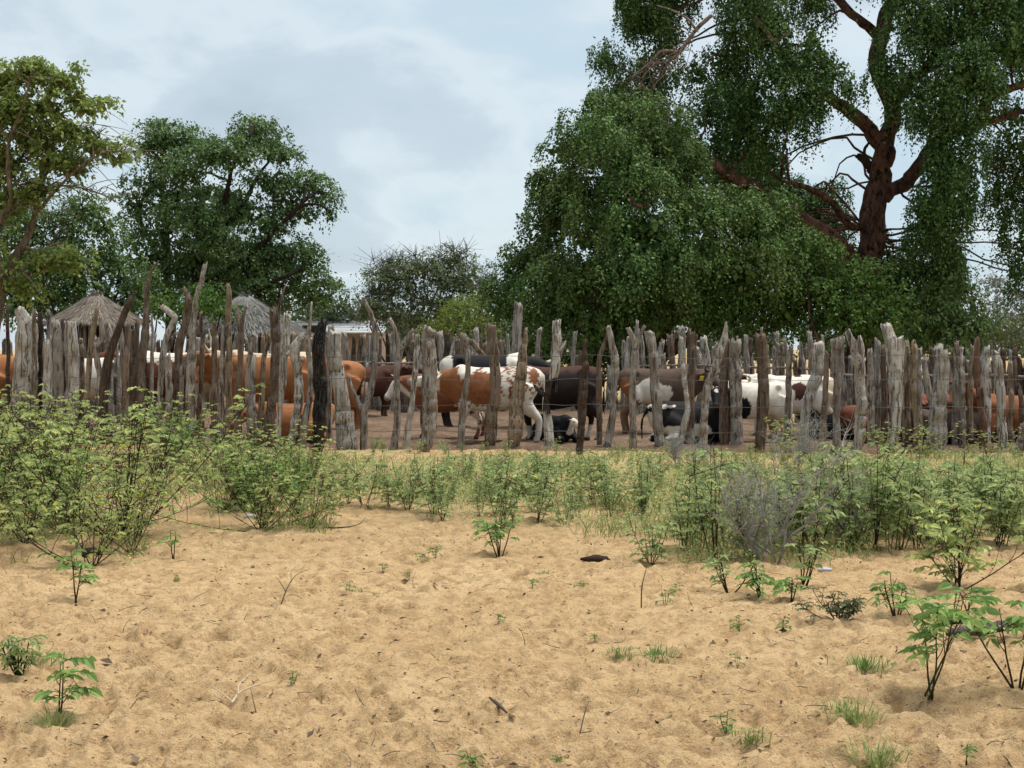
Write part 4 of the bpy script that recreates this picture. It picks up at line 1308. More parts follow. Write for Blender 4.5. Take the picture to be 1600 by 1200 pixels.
    ([(1695, 712, 13), (1698, 620, 12), (1694, 545, 8)], 'brown', {}),
    ([(-14, 600, 16), (-12, 540, 15), (-10, 500, 12)], 'grey', {}), ([(-40, 600, 20), (-42, 540, 18), (-40, 490, 14)], 'pale', {}), ([(-70, 600, 13), (-66, 540, 12), (-70, 495, 9)], 'brown', {}),
    # second row standing close behind, mostly at the right-hand end
    ([(1078, 640, 12), (1079, 580, 12), (1085, 521, 10)], 'brown', {'Y': 21.9}),
    ([(1131, 640, 14), (1132, 590, 14), (1137, 530, 9)], 'brown', {'Y': 21.85}),
    ([(1230, 660, 10), (1232, 600, 9), (1231, 560, 10), (1222, 545, 9), (1211, 537, 7)], 'grey', {'Y': 21.9, 'forks': [[(1230, 560, 8), (1226, 530, 6)]]}),
    ([(936, 640, 9), (935, 570, 9), (943, 540, 8), (951, 516, 6)], 'brown', {'Y': 21.9}),
    ([(1360, 660, 12), (1359, 600, 11), (1358, 547, 9)], 'grey', {'Y': 21.9}),
    ([(1372, 660, 10), (1372, 600, 10), (1373, 534, 7)], 'grey', {'Y': 22.2}),
    ([(1382, 660, 11), (1381, 600, 11), (1380, 542, 8)], 'brown', {'Y': 22.0}),
    ([(1413, 660, 9), (1412, 600, 9), (1416, 540, 6)], 'tan', {'Y': 21.9}),
    ([(1420, 660, 9), (1419, 600, 8), (1421, 550, 6)], 'brown', {'Y': 21.85}),
    ([(1437, 660, 9), (1436, 600, 8), (1436, 545, 8)], 'grey', {'Y': 22.1}),
    ([(1493, 660, 11), (1493, 600, 11), (1495, 560, 9)], 'grey', {'Y': 22.2}),
    ([(1516, 660, 10), (1516, 600, 10), (1519, 540, 6)], 'tan', {'Y': 22.2}),
    ([(1541, 660, 14), (1541, 595, 16), (1540, 560, 14), (1542, 541, 8)], 'pale', {'Y': 22.0, 'jag': 0.9}),
    ([(1580, 660, 9), (1579, 600, 9), (1579, 564, 7)], 'tan', {'Y': 22.2}),
    ([(1596, 640, 9), (1592, 610, 8), (1586, 585, 8), (1585, 544, 7)], 'brown', {'Y': 22.1}),
    ([(44, 600, 10), (46, 540, 10), (48, 498, 8)], 'brown', {'Y': 24.6}),
    ([(100, 600, 9), (101, 540, 9), (100, 500, 8)], 'dark', {'Y': 24.6}),
    ([(190, 600, 9), (191, 550, 9), (190, 512, 7)], 'grey', {'Y': 24.3}),
    ([(206, 600, 8), (206, 550, 8), (208, 515, 7)], 'brown', {'Y': 24.3}),
]
for k, (pts, tint, kw) in enumerate(FP):
    post(FRONT, pts, tint, seed=k + 1, **kw)

# strands of wire nailed along the fence
rng = np.random.default_rng(5)
for z in (0.32, 0.72, 1.12, 1.48):
    u = np.linspace(-120, 1720, 240)
    Y = YF(u) - 0.14 + 0.03 * fbm(np.stack([u * 0.02, u * 0, u * 0 + z * 9], 1), 2, 2)
    P = np.stack([(u - 800) * Y / F, Y, z + 0.06 * fbm(np.stack([u * 0.012, u * 0 + z * 5, u * 0], 1), 8, 3)], 1)
    mb = MB()
    tube(mb, P, 0.0035, 4, cap=False)
    mb.build('wire', M['wire'], FRONT, loc=tuple(FRONT.location))

BACK = empty('log_fence', (0, 32, 0), 'far palisade of upright logs closing the pen behind the cattle', 'fence')
rng = np.random.default_rng(9)
px = -170.0
k = 0
while px < 1760:
    wpx = rng.uniform(6, 13) * (1.0 if px < 1280 else 1.15)
    gapf = 1.0
    if 800 < px < 960:
        gapf = 2.6
    elif 960 <= px < 1290:
        gapf = 1.25
    px += wpx * rng.uniform(0.62, 1.05) * gapf
    Y = float(YB(px)) + rng.uniform(-0.3, 0.3)
    top = rng.normal(528, 7)
    if 960 < px < 1290:
        top = rng.normal(538, 12)
    if 540 < px < 660:
        top = rng.normal(524, 4)
    if 800 < px < 960:
        top = rng.normal(552, 12)
    if px > 1290:
        top = rng.normal(545, 9)
    lean = rng.normal() * 5
    yg = HOR + EYE * F / Y
    tint = rng.choice(['grey', 'brown', 'pale', 'tan', 'dark'], p=[0.36, 0.30, 0.16, 0.12, 0.06])
    pts = [(px, yg - 1, wpx * 1.1), (px + rng.normal() * 1.5, (yg + top) / 2, wpx), (px + lean, top, wpx * rng.uniform(0.5, 0.95))]
    forks = []
    if rng.random() < 0.12:
        forks = [[(px + lean * 0.6, top + 16, wpx * 0.7), (px + lean * 0.6 + rng.choice([-1, 1]) * 8, top - 6, wpx * 0.45)]]
    post(BACK, pts, tint, Y=Y, jag=rng.uniform(0.2, 0.9), forks=forks, seed=500 + k)
    k += 1
for pts, tint, Y in [([(806, 625, 19), (807, 562, 18), (810, 475, 14)], 'grey', 29.5), ([(839, 620, 8), (839, 568, 8), (844, 513, 8)], 'grey', 33), ([(894, 620, 7), (895, 566, 7), (900, 518, 7)], 'grey', 33),
                     ([(996, 620, 8), (996, 570, 8), (996, 501, 6)], 'grey', 32), ([(978, 620, 9), (979, 575, 9), (982, 527, 7)], 'pale', 32), ([(1064, 620, 10), (1066, 570, 12), (1066, 512, 12)], 'grey', 31),
                     ([(1166, 620, 13), (1166, 565, 12), (1164, 523, 9)], 'grey', 30), ([(1212, 600, 9), (1213, 560, 9), (1212, 520, 11)], 'grey', 29.5), ([(1268, 620, 10), (1268, 570, 10), (1265, 518, 8)], 'grey', 29),
                     ([(1254, 600, 14), (1254, 570, 14), (1255, 544, 13)], 'brown', 28.5), ([(696, 610, 9), (697, 560, 10), (700, 520, 9)], 'dark', 32), ([(744, 610, 10), (744, 560, 10), (743, 513, 8)], 'pale', 32),
                     ([(770, 590, 9), (755, 557, 10), (735, 533, 9)], 'tan', 31)]:
    post(BACK, pts, tint, Y=Y, jag=0.4, seed=900 + int(pts[0][0]))
# rails tied along the far fence
for z, a, b in ((1.25, 520, 760), (1.2, 1000, 1290), (1.1, 1300, 1750)):
    u = np.linspace(a, b, 40)
    Y = YB(u) - 0.2
    P = np.stack([(u - 800) * Y / F, Y, z + 0.04 * vnoise(np.stack([u * 0.03, u * 0, u * 0], 1), 4)], 1)
    mb = MB()
    tube(mb, P, 0.028, 6, c=np.array(TINT['grey']))
    mb.build('rail', M['wood'], BACK, loc=tuple(BACK.location), color='tint')

# ------------------------------------------------------------------ cattle
def ell(x, z, cx, cz, rx, rz):
    return ((x - cx) / rx) ** 2 + ((z - cz) / rz) ** 2


C_WHITE, C_CREAM = (0.66, 0.61, 0.53), (0.52, 0.42, 0.30)
C_BLACK, C_TAN = (0.010, 0.009, 0.010), (0.31, 0.13, 0.052)
C_RED, C_DKRED = (0.15, 0.05, 0.026), (0.062, 0.023, 0.015)
C_BROWN, C_GREY = (0.085, 0.054, 0.038), (0.075, 0.062, 0.054)


def make_cow(label, px, Y, face, coat, scale=1.0, pose='stand', head=(0.0, 0.0), hdir=None, horns=None, hump=0.03, tagged=False, seed=1, horn_mat='horn', neck=(0.98, 0.0, 1.20), ears=True, tailc=None):
    """px: column of the body's middle; face: heading in degrees (0 = right, 180 = left, -90 = towards camera)"""
    rng = np.random.default_rng(seed)
    lie = pose == 'lie'
    dz = -0.50 if lie else 0.0
    mb = MB()
    sec = np.array([[-0.80, 1.13, 0.06, 0.06], [-0.75, 1.07, 0.17, 0.15], [-0.64, 1.01, 0.27, 0.225], [-0.45, 0.97, 0.325, 0.275], [-0.2, 0.925, 0.355, 0.315], [0.1, 0.90, 0.372, 0.325],
                    [0.35, 0.915, 0.372, 0.29], [0.55, 0.945, 0.35 + hump, 0.245], [0.68, 0.98, 0.285, 0.19], [0.76, 1.0, 0.19, 0.13]])
    q = spline(sec, 30)
    P = np.stack([q[:, 0], np.zeros(30), q[:, 1] + dz], 1)
    tube(mb, P, q[:, 3], 20, rad2=q[:, 2])
    # frames(): first axis follows x-or-y; make sure width is lateral
    V = mb.v[0]
    ring = V[:600].reshape(30, 20, 3)
    th = np.arange(20) * 2 * math.pi / 20
    # slightly squared sides, sharper spine
    yy = q[:, 3][:, None] * np.sign(np.cos(th)) * np.abs(np.cos(th)) ** 0.85
    zz = q[:, 2][:, None] * np.sign(np.sin(th)) * np.abs(np.sin(th)) ** 0.95
    ring[:, :, 0] = q[:, 0][:, None]
    ring[:, :, 1] = yy * (1 - 0.15 * (np.sin(th) > 0) * np.abs(np.sin(th)))
    ring[:, :, 2] = (q[:, 1] + dz)[:, None] + zz
    V[:600] = ring.reshape(-1, 3)
    # orientation of faces: x axis forward, ring counterclockwise in y-z -> fine for voxel remesh
    nk = np.array([neck[0], neck[1], neck[2] + dz * (0.75 if lie else 1)])
    s0 = np.array([0.50, 0, 1.0 + dz])
    mid = (s0 + nk) / 2 + np.array([0.02, 0, 0.02])
    tube(mb, spline(np.array([s0, mid, nk]), 10), np.linspace(0.17, 0.095, 10), 12, rad2=np.linspace(0.27, 0.135, 10))
    # dewlap
    tube(mb, spline(np.array([s0 + [0.12, 0, -0.30], mid + [0.04, 0, -0.20], nk + [0.03, 0, -0.10]]), 8), 0.035, 8, rad2=np.linspace(0.12, 0.05, 8))
    # head
    if hdir is None:
        yaw, pit = head
        hdir = (math.cos(pit) * math.cos(yaw), math.cos(pit) * math.sin(yaw), -math.sin(pit))
    hd = unit(np.array(hdir, float))
    lat = unit(np.cross(np.array([0, 0, 1.0]), hd)) if abs(hd[2]) < 0.95 else np.array([0, 1.0, 0])
    upv = np.cross(hd, lat)
    hs = np.array([[-0.06, 0.085, 0.095], [0.03, 0.115, 0.125], [0.12, 0.105, 0.125], [0.22, 0.078, 0.10], [0.33, 0.064, 0.080], [0.41, 0.074, 0.078], [0.455, 0.060, 0.062], [0.47, 0.03, 0.035]])
    hq = spline(hs, 16)
    th = np.arange(14) * 2 * math.pi / 14
    ringh = nk + hd * hq[:, 0][:, None, None] + (lat * (hq[:, 1][:, None] * np.cos(th))[..., None]) + (upv * (hq[:, 2][:, None] * np.sin(th))[..., None]) - upv * (0.05 * hq[:, 0][:, None, None])
    Vh = np.concatenate([ringh.reshape(-1, 3), [nk + hd * hq[0, 0]], [nk + hd * 0.475]])
    i = np.arange(15)[:, None] * 14
    j = np.arange(14)[None, :]
    j2 = (j + 1) % 14
    Q = np.stack([i + j, i + j2, i + 14 + j2, i + 14 + j], -1).reshape(-1, 4)
    jj = np.arange(14)
    Tt = np.concatenate([np.stack([np.full(14, 224), (jj + 1) % 14, jj], -1), np.stack([np.full(14, 225), 210 + jj, 210 + (jj + 1) % 14], -1)])
    mb.add(Vh, Q, Tt)
    # ears
    for sgn in (-1, 1):
        b = nk + hd * 0.0 + lat * sgn * 0.09 + upv * 0.06
        e1 = b + lat * sgn * 0.11 - upv * 0.01 - hd * 0.02
        e2 = b + lat * sgn * 0.21 - upv * 0.05 - hd * 0.02
        tube(mb, spline(np.array([b, e1, e2]), 7), np.array([0.03, 0.05, 0.06, 0.06, 0.052, 0.038, 0.012]), 8, rad2=np.array([0.03, 0.03, 0.026, 0.024, 0.024, 0.022, 0.012]))
    # legs
    def legc(pts, rads):
        pts, rads = np.array(pts, float), np.array(rads, float)
        q_ = spline(np.concatenate([pts, rads[:, None]], 1), 18)
        tube(mb, q_[:, :3], q_[:, 3], 10)
    if not lie:
        for sgn in (-1, 1):
            f1, f2 = rng.uniform(-0.07, 0.07), rng.uniform(-0.10, 0.08)
            legc([(0.50, sgn * 0.13, 0.92), (0.46 + f1 * .2, sgn * 0.165, 0.64), (0.50 + f1 * .6, sgn * 0.155, 0.37), (0.47 + f1, sgn * 0.15, 0.12), (0.50 + f1, sgn * 0.15, 0.05), (0.51 + f1, sgn * 0.15, 0.0)],
                 (0.15, 0.10, 0.058, 0.042, 0.052, 0.056))
            legc([(-0.54, sgn * 0.14, 0.97), (-0.46 + f2 * .3, sgn * 0.185, 0.70), (-0.60 + f2 * .6, sgn * 0.165, 0.52), (-0.69 + f2 * .8, sgn * 0.15, 0.40), (-0.66 + f2, sgn * 0.15, 0.13), (-0.63 + f2, sgn * 0.15, 0.05), (-0.62 + f2, sgn * 0.15, 0.0)],
                 (0.21, 0.165, 0.095, 0.060, 0.044, 0.054, 0.058))
        tl = [(-0.78, 0, 1.17), (-0.83, 0, 1.10), (-0.835, 0, 0.9), (-0.82, 0.02, 0.62), (-0.83, 0.03, 0.42)]
        q_ = spline(np.concatenate([np.array(tl), np.array([[0.035], [0.03], [0.024], [0.03], [0.012]])], 1), 16)
        tube(mb, q_[:, :3], q_[:, 3], 8)
    else:
        for sgn in (-1, 1):
            legc([(0.48, sgn * 0.18, 0.42), (0.60, sgn * 0.25, 0.22), (0.78, sgn * 0.22, 0.13), (0.62, sgn * 0.26, 0.07), (0.45, sgn * 0.27, 0.05)], (0.14, 0.10, 0.065, 0.045, 0.05))
            legc([(-0.50, sgn * 0.18, 0.42), (-0.22, sgn * 0.33, 0.24), (-0.45, sgn * 0.38, 0.13), (-0.62, sgn * 0.38, 0.09), (-0.40, sgn * 0.42, 0.06), (-0.25, sgn * 0.43, 0.05)], (0.22, 0.17, 0.10, 0.06, 0.045, 0.05))
        q_ = spline(np.array([[-0.78, 0, 0.67, 0.035], [-0.88, 0.03, 0.45, 0.03], [-0.86, 0.12, 0.15, 0.026], [-0.80, 0.25, 0.04, 0.02]]), 14)
        tube(mb, q_[:, :3], q_[:, 3], 8)
    for sgn in (-1, 1):   # hip bones and shoulder blades
        for c_, r_ in (((-0.46, 0.20, 1.20), 0.065), ((-0.74, 0.09, 1.12), 0.06), ((0.48, 0.15, 1.10), 0.13)):
            c_ = np.array([c_[0], c_[1] * sgn, c_[2] + dz])
            P_b = np.stack([c_ + np.array([t, 0, 0]) for t in (-r_, -r_ * 0.6, 0, r_ * 0.6, r_)])
            tube(mb, P_b, np.array([0.02, 0.8, 1.0, 0.8, 0.02]) * r_, 10)
    me = mb.mesh('cow_shape', None)
    tmp = bpy.data.objects.new('cow_shape', me)
    COL.objects.link(tmp)
    rm = tmp.modifiers.new('r', 'REMESH')
    rm.mode = 'VOXEL'
    rm.voxel_size = 0.03
    sm = tmp.modifiers.new('s', 'SMOOTH')
    sm.factor = 0.5
    sm.iterations = 3
    dg = bpy.context.evaluated_depsgraph_get()
    ev = tmp.evaluated_get(dg)
    body = bpy.data.meshes.new_from_object(ev)
    bpy.data.objects.remove(tmp)
    bpy.data.meshes.remove(me)
    n = len(body.vertices)
    V = np.zeros(n * 3, np.float32)
    body.vertices.foreach_get('co', V)
    V = V.reshape(-1, 3).astype(float)
    Nn = np.zeros(n * 3, np.float32)
    body.vertices.foreach_get('normal', Nn)
    Nn = Nn.reshape(-1, 3)
    flank = np.exp(-((V[:, 0] - 0.1) / 0.38) ** 2) * np.exp(-((V[:, 2] - dz - 0.9) / 0.22) ** 2)
    V2 = V + Nn * (0.008 * fbm(V * 4.0 + seed, 27, 2) + 0.003 * flank * np.sin(V[:, 0] * 62 + V[:, 2] * 9))[:, None]
    body.vertices.foreach_set('co', V2.astype(np.float32).ravel())
    body.update()
    # coat
    hx = (V - nk) @ hd
    hl = (V - nk) @ lat
    hu = (V - nk) @ upv
    face_d = np.linalg.norm(V - (nk + hd * 0.2), axis=1)
    info = dict(x=V[:, 0], y=V[:, 1], z=V[:, 2] - dz, zr=V[:, 2], hx=hx, hl=np.abs(hl), hu=hu, ishead=(hx > -0.07) & (face_d < 0.42) & (np.abs(hl) < 0.3),
                n1=fbm(V * 3.1 + seed * 5.3, 7, 3), n2=fbm(V * 9.0 + seed, 8, 2), n3=fbm(V * 22.0 + seed, 9, 2))
    C = coat(info, n)
    muz = info['ishead'] & (hx > 0.40)
    C[muz] = C[muz] * 0.35 + np.array([0.05, 0.035, 0.03])
    if not lie:
        hoof = V[:, 2] < 0.055
        C[hoof] = (0.07, 0.055, 0.045)
        dirt = np.clip((0.22 - V[:, 2]) / 0.2, 0, 1)[:, None] * 0.3
        C = C * (1 - dirt) + np.array([0.16, 0.10, 0.065]) * dirt
    at = body.attributes.new('coat', 'FLOAT_COLOR', 'POINT')
    at.data.foreach_set('color', np.concatenate([np.clip(C, 0.004, 1), np.ones((n, 1))], 1).astype(np.float32).ravel())
    body.materials.clear()
    body.materials.append(M['coat'])
    body.polygons.foreach_set('use_smooth', np.full(len(body.polygons), True))
    body.name = 'body'
    x = (px - 800) * Y / F
    root = empty('cow', (x, Y, 0.02), label, 'cow', 'cattle in the pen')
    root.rotation_euler = (0, 0, R(face))
    root.scale = (scale,) * 3
    def child(nm, me_):
        o = bpy.data.objects.new(nm, me_)
        COL.objects.link(o)
        o.parent = root
        return o
    child('body', body)
    for sgn in (-1, 1):
        m2 = MB()
        c0 = nk + hd * 0.115 + lat * sgn * 0.098 + upv * 0.045
        P = np.stack([c0 + lat * sgn * t for t in (-0.02, -0.008, 0.006, 0.012)])
        tube(m2, P, [0.016, 0.022, 0.018, 0.006], 8)
        child('eye', m2.mesh('eye', M['eye']))
    if horns:
        L = horns
        for sgn in (-1, 1):
            m2 = MB()
            b = nk - hd * 0.03 + lat * sgn * 0.06 + upv * 0.10
            Pn = np.array([b, b + lat * sgn * L * 0.45 + upv * L * 0.15, b + lat * sgn * L * 0.65 + upv * L * 0.5 + hd * L * 0.1, b + lat * sgn * L * 0.5 + upv * L * 0.95 + hd * L * 0.15])
            tube(m2, spline(Pn, 12), np.linspace(0.034, 0.006, 12), 8)
            child('horn', m2.mesh('horn', M[horn_mat]))
    if tagged:
        m2 = MB()
        b = nk + lat * tagged * 0.22 - hd * 0.0 - upv * 0.02
        V8 = [b + lat * i * 0.006 + upv * k * 0.045 + hd * j * 0.035 for i in (-1, 1) for j in (-1, 1) for k in (-1, 1)]
        V8 = [b + hd * (0.03 + 0.006 * i) + lat * j * 0.045 + upv * k * 0.045 for i in (-1, 1) for j in (-1, 1) for k in (-1, 1)]
        m2.add(V8, [(0, 1, 3, 2), (4, 6, 7, 5), (0, 4, 5, 1), (2, 3, 7, 6), (0, 2, 6, 4), (1, 5, 7, 3)])
        child('ear_tag', m2.mesh('ear_tag', M['tag'], smooth=False))
    return root


def coat_fn(base, patches=(), face_c=None, leg_c=None, leg_z=0.35, belly=None, top=None, speck=None):
    """patches: (cx, cz, rx, rz, colour, ragged); shapes over the flank seen from the side"""
    def f(I, n):
        C = np.tile(np.array(base), (n, 1)).astype(float)
        C *= (1 + 0.12 * I['n1'])[:, None]
        if belly is not None:
            k = I['z'] < 0.66 + 0.08 * I['n1']
            k &= ~I['ishead']
            C[k & (I['x'] > -0.7)] = belly
        if top is not None:
            k = (I['z'] > top[0] + 0.06 * I['n1'] + 0.05 * I['n3']) & ~I['ishead']
            C[k] = top[1]
        for cx, cz, rx, rz, c, rag in patches:
            d = ell(I['x'], I['z'], cx, cz, rx, rz) + rag * (I['n1'] + 0.7 * I['n2'] + 0.8 * I['n3'])
            C[(d < 1) & ~I['ishead']] = c
        if speck is not None:
            d = ell(I['x'], I['z'], *speck[:4])
            k = (d < 1) & (I['n3'] + 0.35 * I['n2'] > speck[5]) & ~I['ishead']
            C[k] = speck[4]
        if leg_c is not None:
            k = (I['z'] < leg_z + 0.06 * I['n1']) & ~I['ishead']
            C[k] = leg_c
        if face_c is not None:
            for c, cond in face_c:
                C[I['ishead'] & cond(I)] = c
        return C
    return f


blaze = lambda I: (I['hl'] < 0.055 + 0.02 * I['n1']) & (I['hu'] > 0)
whole = lambda I: I['hx'] > 0.02 + 0.03 * I['n1']
star = lambda I: (I['hl'] < 0.035) & (I['hu'] > 0.02) & (I['hx'] > 0.02) & (I['hx'] < 0.13)

# from left to right
make_cow('light brown cow cut off by the left picture edge', -48, 25.0, 180, coat_fn(C_TAN, leg_c=C_DKRED, leg_z=0.6), 1.15, seed=1, horns=0.2)
make_cow('white and dark cow behind the dark slanting log near the brown thatched hut', 138, 26.0, 175, coat_fn(C_GREY, [(-0.2, 0.95, 0.35, 0.5, C_WHITE, 0.5), (0.5, 0.9, 0.15, 0.4, C_WHITE, 0.5)]), 1.1, seed=2)
make_cow('red cow with a white back line behind the bent pale log', 275, 26.5, 180, coat_fn(C_RED, top=(1.14, C_WHITE)), 1.18, seed=3)
make_cow('orange-brown cow seen from behind with pale thighs', 327, 25.2, 105, coat_fn(C_TAN, [(-0.7, 0.55, 0.25, 0.35, C_CREAM, 0.4)]), 1.1, seed=4)
make_cow('large orange-brown horned cow standing broadside left of the charred log', 425, 24.2, 180, coat_fn(C_TAN, top=(1.23, C_CREAM), leg_c=C_RED, leg_z=0.45), 1.18, seed=5, horns=0.36)
make_cow('orange-brown cow behind the charred log, only its flank showing', 500, 26.0, 200, coat_fn(C_TAN), 1.05, seed=6, horns=0.2)
make_cow('orange-brown calf lying at the foot of the charred log', 462, 22.9, 200, coat_fn(C_TAN), 0.86, 'lie', seed=7, hdir=(0.7, 0.2, -0.5), neck=(0.92, 0.05, 1.0))
make_cow('dark red cow turned away in the back of the pen, with white flecks', 572, 31.0, 20, coat_fn(C_DKRED, [(-0.1, 0.72, 0.07, 0.18, C_WHITE, 0.8), (-0.7, 1.12, 0.1, 0.1, C_WHITE, 0.4)]), 0.92, seed=8)
make_cow('brown young cow with white face looking left between the logs', 700, 24.0, 178, coat_fn((0.20, 0.075, 0.034), [(-0.45, 0.55, 0.26, 0.42, C_WHITE, 0.7), (-0.2, 1.24, 0.4, 0.13, C_WHITE, 0.8)], [(C_WHITE, whole)], speck=(-0.45, 0.45, 0.3, 0.45, C_RED, 0.25)), 0.86, seed=9, horns=0.13, hdir=(0.62, 0.1, -0.75), neck=(1.0, 0.0, 1.16))
make_cow('large white and rust spotted cow with rump beside the charred-middle log', 772, 22.7, 180, coat_fn(C_WHITE, [(0.22, 0.92, 0.34, 0.27, (0.25, 0.10, 0.04), 0.7), (0.75, 0.9, 0.2, 0.5, (0.24, 0.095, 0.038), 0.4), (-0.66, 1.12, 0.07, 0.12, (0.24, 0.095, 0.04), 0.7)], speck=(-0.2, 1.0, 0.62, 0.40, (0.20, 0.07, 0.035), 0.20)), 1.0, seed=10, horns=0.15, neck=(0.98, 0.0, 1.05))
make_cow('black cow with white shoulder band standing behind the spotted cow', 762, 27.0, 0, coat_fn(C_BLACK, [(0.45, 1.1, 0.11, 0.5, C_WHITE, 0.3), (-0.72, 1.1, 0.12, 0.3, C_WHITE, 0.4)]), 1.14, seed=11, horns=0.14, neck=(1.0, 0, 1.05), hdir=(0.7, 0.1, -0.7))
make_cow('big black-brown cow with white socks, right of the charred-middle log', 868, 23.4, 182, coat_fn((0.020, 0.013, 0.011), top=(1.16, C_DKRED), leg_c=C_WHITE, leg_z=0.27), 1.0, seed=12, horns=0.18, neck=(0.98, 0, 1.1))
make_cow('black calf with white face lying below the black-brown cow', 866, 22.9, -58, coat_fn(C_BLACK, [], [(C_WHITE, whole)]), 0.6, 'lie', seed=13, hdir=(0.75, 0.5, -0.45), neck=(0.86, -0.02, 1.02))
make_cow('grey-brown horned cow with white flank and yellow ear tag', 1030, 25.2, -2, coat_fn(C_BROWN, [(-0.22, 0.82, 0.30, 0.26, C_WHITE, 0.35), (0.05, 0.78, 0.22, 0.18, C_WHITE, 0.5), (-0.68, 0.85, 0.12, 0.25, (0.24, 0.10, 0.04), 0.3)], leg_c=(0.19, 0.11, 0.07), leg_z=0.62), 0.95, seed=14, horns=0.17, horn_mat='horn_dark', tagged=-1, hump=0.05, hdir=(0.45, -0.72, -0.45), neck=(0.98, -0.06, 1.13))
make_cow('black and white cow lying with its back to the fence', 1078, 22.5, 12, coat_fn(C_BLACK, [(-0.45, 0.75, 0.22, 0.12, C_WHITE, 0.5), (0.05, 0.78, 0.25, 0.12, C_WHITE, 0.5), (-0.75, 0.75, 0.12, 0.35, C_WHITE, 0.4), (-0.6, 1.2, 0.25, 0.03, C_WHITE, 0.6)]), 0.92, 'lie', seed=15, hdir=(0.8, 0.2, -0.5))
make_cow('white cow with black chest and black head with white star facing the camera', 1178, 22.5, 192, coat_fn(C_WHITE, [(0.32, 0.72, 0.14, 0.28, C_BLACK, 0.35), (-0.72, 1.0, 0.08, 0.35, C_BLACK, 0.4), (0.75, 0.9, 0.12, 0.5, C_BLACK, 0.3)], [(C_BLACK, lambda I: I['hx'] > -1), (C_WHITE, star)]), 0.80, seed=16, hdir=(0.30, 0.80, -0.62), neck=(0.86, 0.10, 1.08))
make_cow('white cow with brown ears looking over the black-headed cow', 1222, 24.6, 184, coat_fn(C_WHITE, [(-0.3, 0.95, 0.14, 0.5, C_BLACK, 0.4)], [(C_DKRED, lambda I: (I['hl'] > 0.08) | (I['hx'] < 0.05))]), 0.86, seed=17, horns=0.14, hdir=(0.35, 0.75, -0.5), neck=(0.98, 0.05, 1.2))
make_cow('white cow with dark brown flank patch and tan rump left of the leaning pale log', 1244, 23.6, 180, coat_fn(C_WHITE, [(-0.05, 0.98, 0.20, 0.17, C_DKRED, 0.7), (-0.72, 0.75, 0.22, 0.5, C_CREAM, 0.3)], leg_c=(0.30, 0.20, 0.13), leg_z=0.5), 0.86, seed=18, horns=0.14, neck=(0.98, 0, 1.1))
make_cow('black calf lying in shade beside the flat-topped grey log', 1305, 23.5, 165, coat_fn((0.016, 0.017, 0.022)), 0.7, 'lie', seed=19)
make_cow('small red calf lying half hidden behind the tall pale forked log', 1372, 23.0, 5, coat_fn(C_RED), 0.8, 'lie', seed=20, neck=(0.92, 0, 1.15))
make_cow('dull grey-brown calf lying at the foot of the broad pale log', 1480, 22.5, 172, coat_fn((0.075, 0.052, 0.042)), 0.72, 'lie', seed=21)
make_cow('red cow with a pale horn lying behind the other red cow', 1468, 24.0, 185, coat_fn(C_RED), 1.0, 'lie', seed=22, horns=0.24)
make_cow('large red cow lying at the right picture edge, head to the left', 1592, 22.6, 182, coat_fn((0.23, 0.085, 0.036), leg_c=C_DKRED, leg_z=0.72), 1.05, 'lie', seed=23, hdir=(0.6, 0.35, -0.65), neck=(0.93, 0.05, 1.30))

# ------------------------------------------------------------------ herbs and shrubs
def pinnate(ml, ms, p, d, L, pairs, size, rng, droop=0.35, thick=0.0022, wide=0.52):
    """compound leaves: p, d (N,3); L (N,) rachis length; leaflets of length size (N,)"""
    N = len(p)
    d = unit(d)
    up = np.array([0, 0, 1.0])
    side = unit(np.cross(d, up) + 1e-6)
    nrm = np.cross(side, d)
    nrm = unit(nrm + rng.normal(size=(N, 3)) * 0.25)
    Lc = L[:, None]
    def at(t):
        return p + d * Lc * t - up * Lc * droop * t * t
    t = np.linspace(0, 1, 4)
    twigs(ms, np.stack([at(x) for x in t], 1), thick, thick * 0.5, 3)
    for i in range(pairs):
        f = 0.38 + 0.62 * i / max(1, pairs - 1)
        b = at(f)
        tang = unit(d - up * 2 * droop * f)
        sz = size * (0.72 + 0.4 * i / max(1, pairs - 1))
        for sg in (-1, 1):
            keep = rng.random(N) > 0.06
            ax = unit(side * sg * 0.9 + tang * (0.45 + 0.25 * f) - up * 0.22 + rng.normal(size=(N, 3)) * 0.16)
            nn = nrm + side * sg * 0.15 + rng.normal(size=(N, 3)) * 0.22
            ovate(ml, b[keep], ax[keep], nn[keep], (sz * rng.uniform(0.85, 1.15, N))[keep], (sz * wide * rng.uniform(0.85, 1.15, N))[keep], 0.14, 0.16)


def stem_path(rng, base, az, lean, L, n=9, wob=0.05, rise=0.6):
    t = np.linspace(0, 1, n)
    out_ = np.sin(lean) * (t * (1 - 0.35 * rise * t))
    h = np.cos(lean) * t + 0.18 * rise * t * t
    P = np.stack([base[0] + L * out_ * math.cos(az), base[1] + L * out_ * math.sin(az), base[2] + L * h * 0.95], 1)
    w_ = np.cumsum(rng.normal(size=(n, 3)), 0) * wob * L / n
    w_[0] = 0
    return P + w_


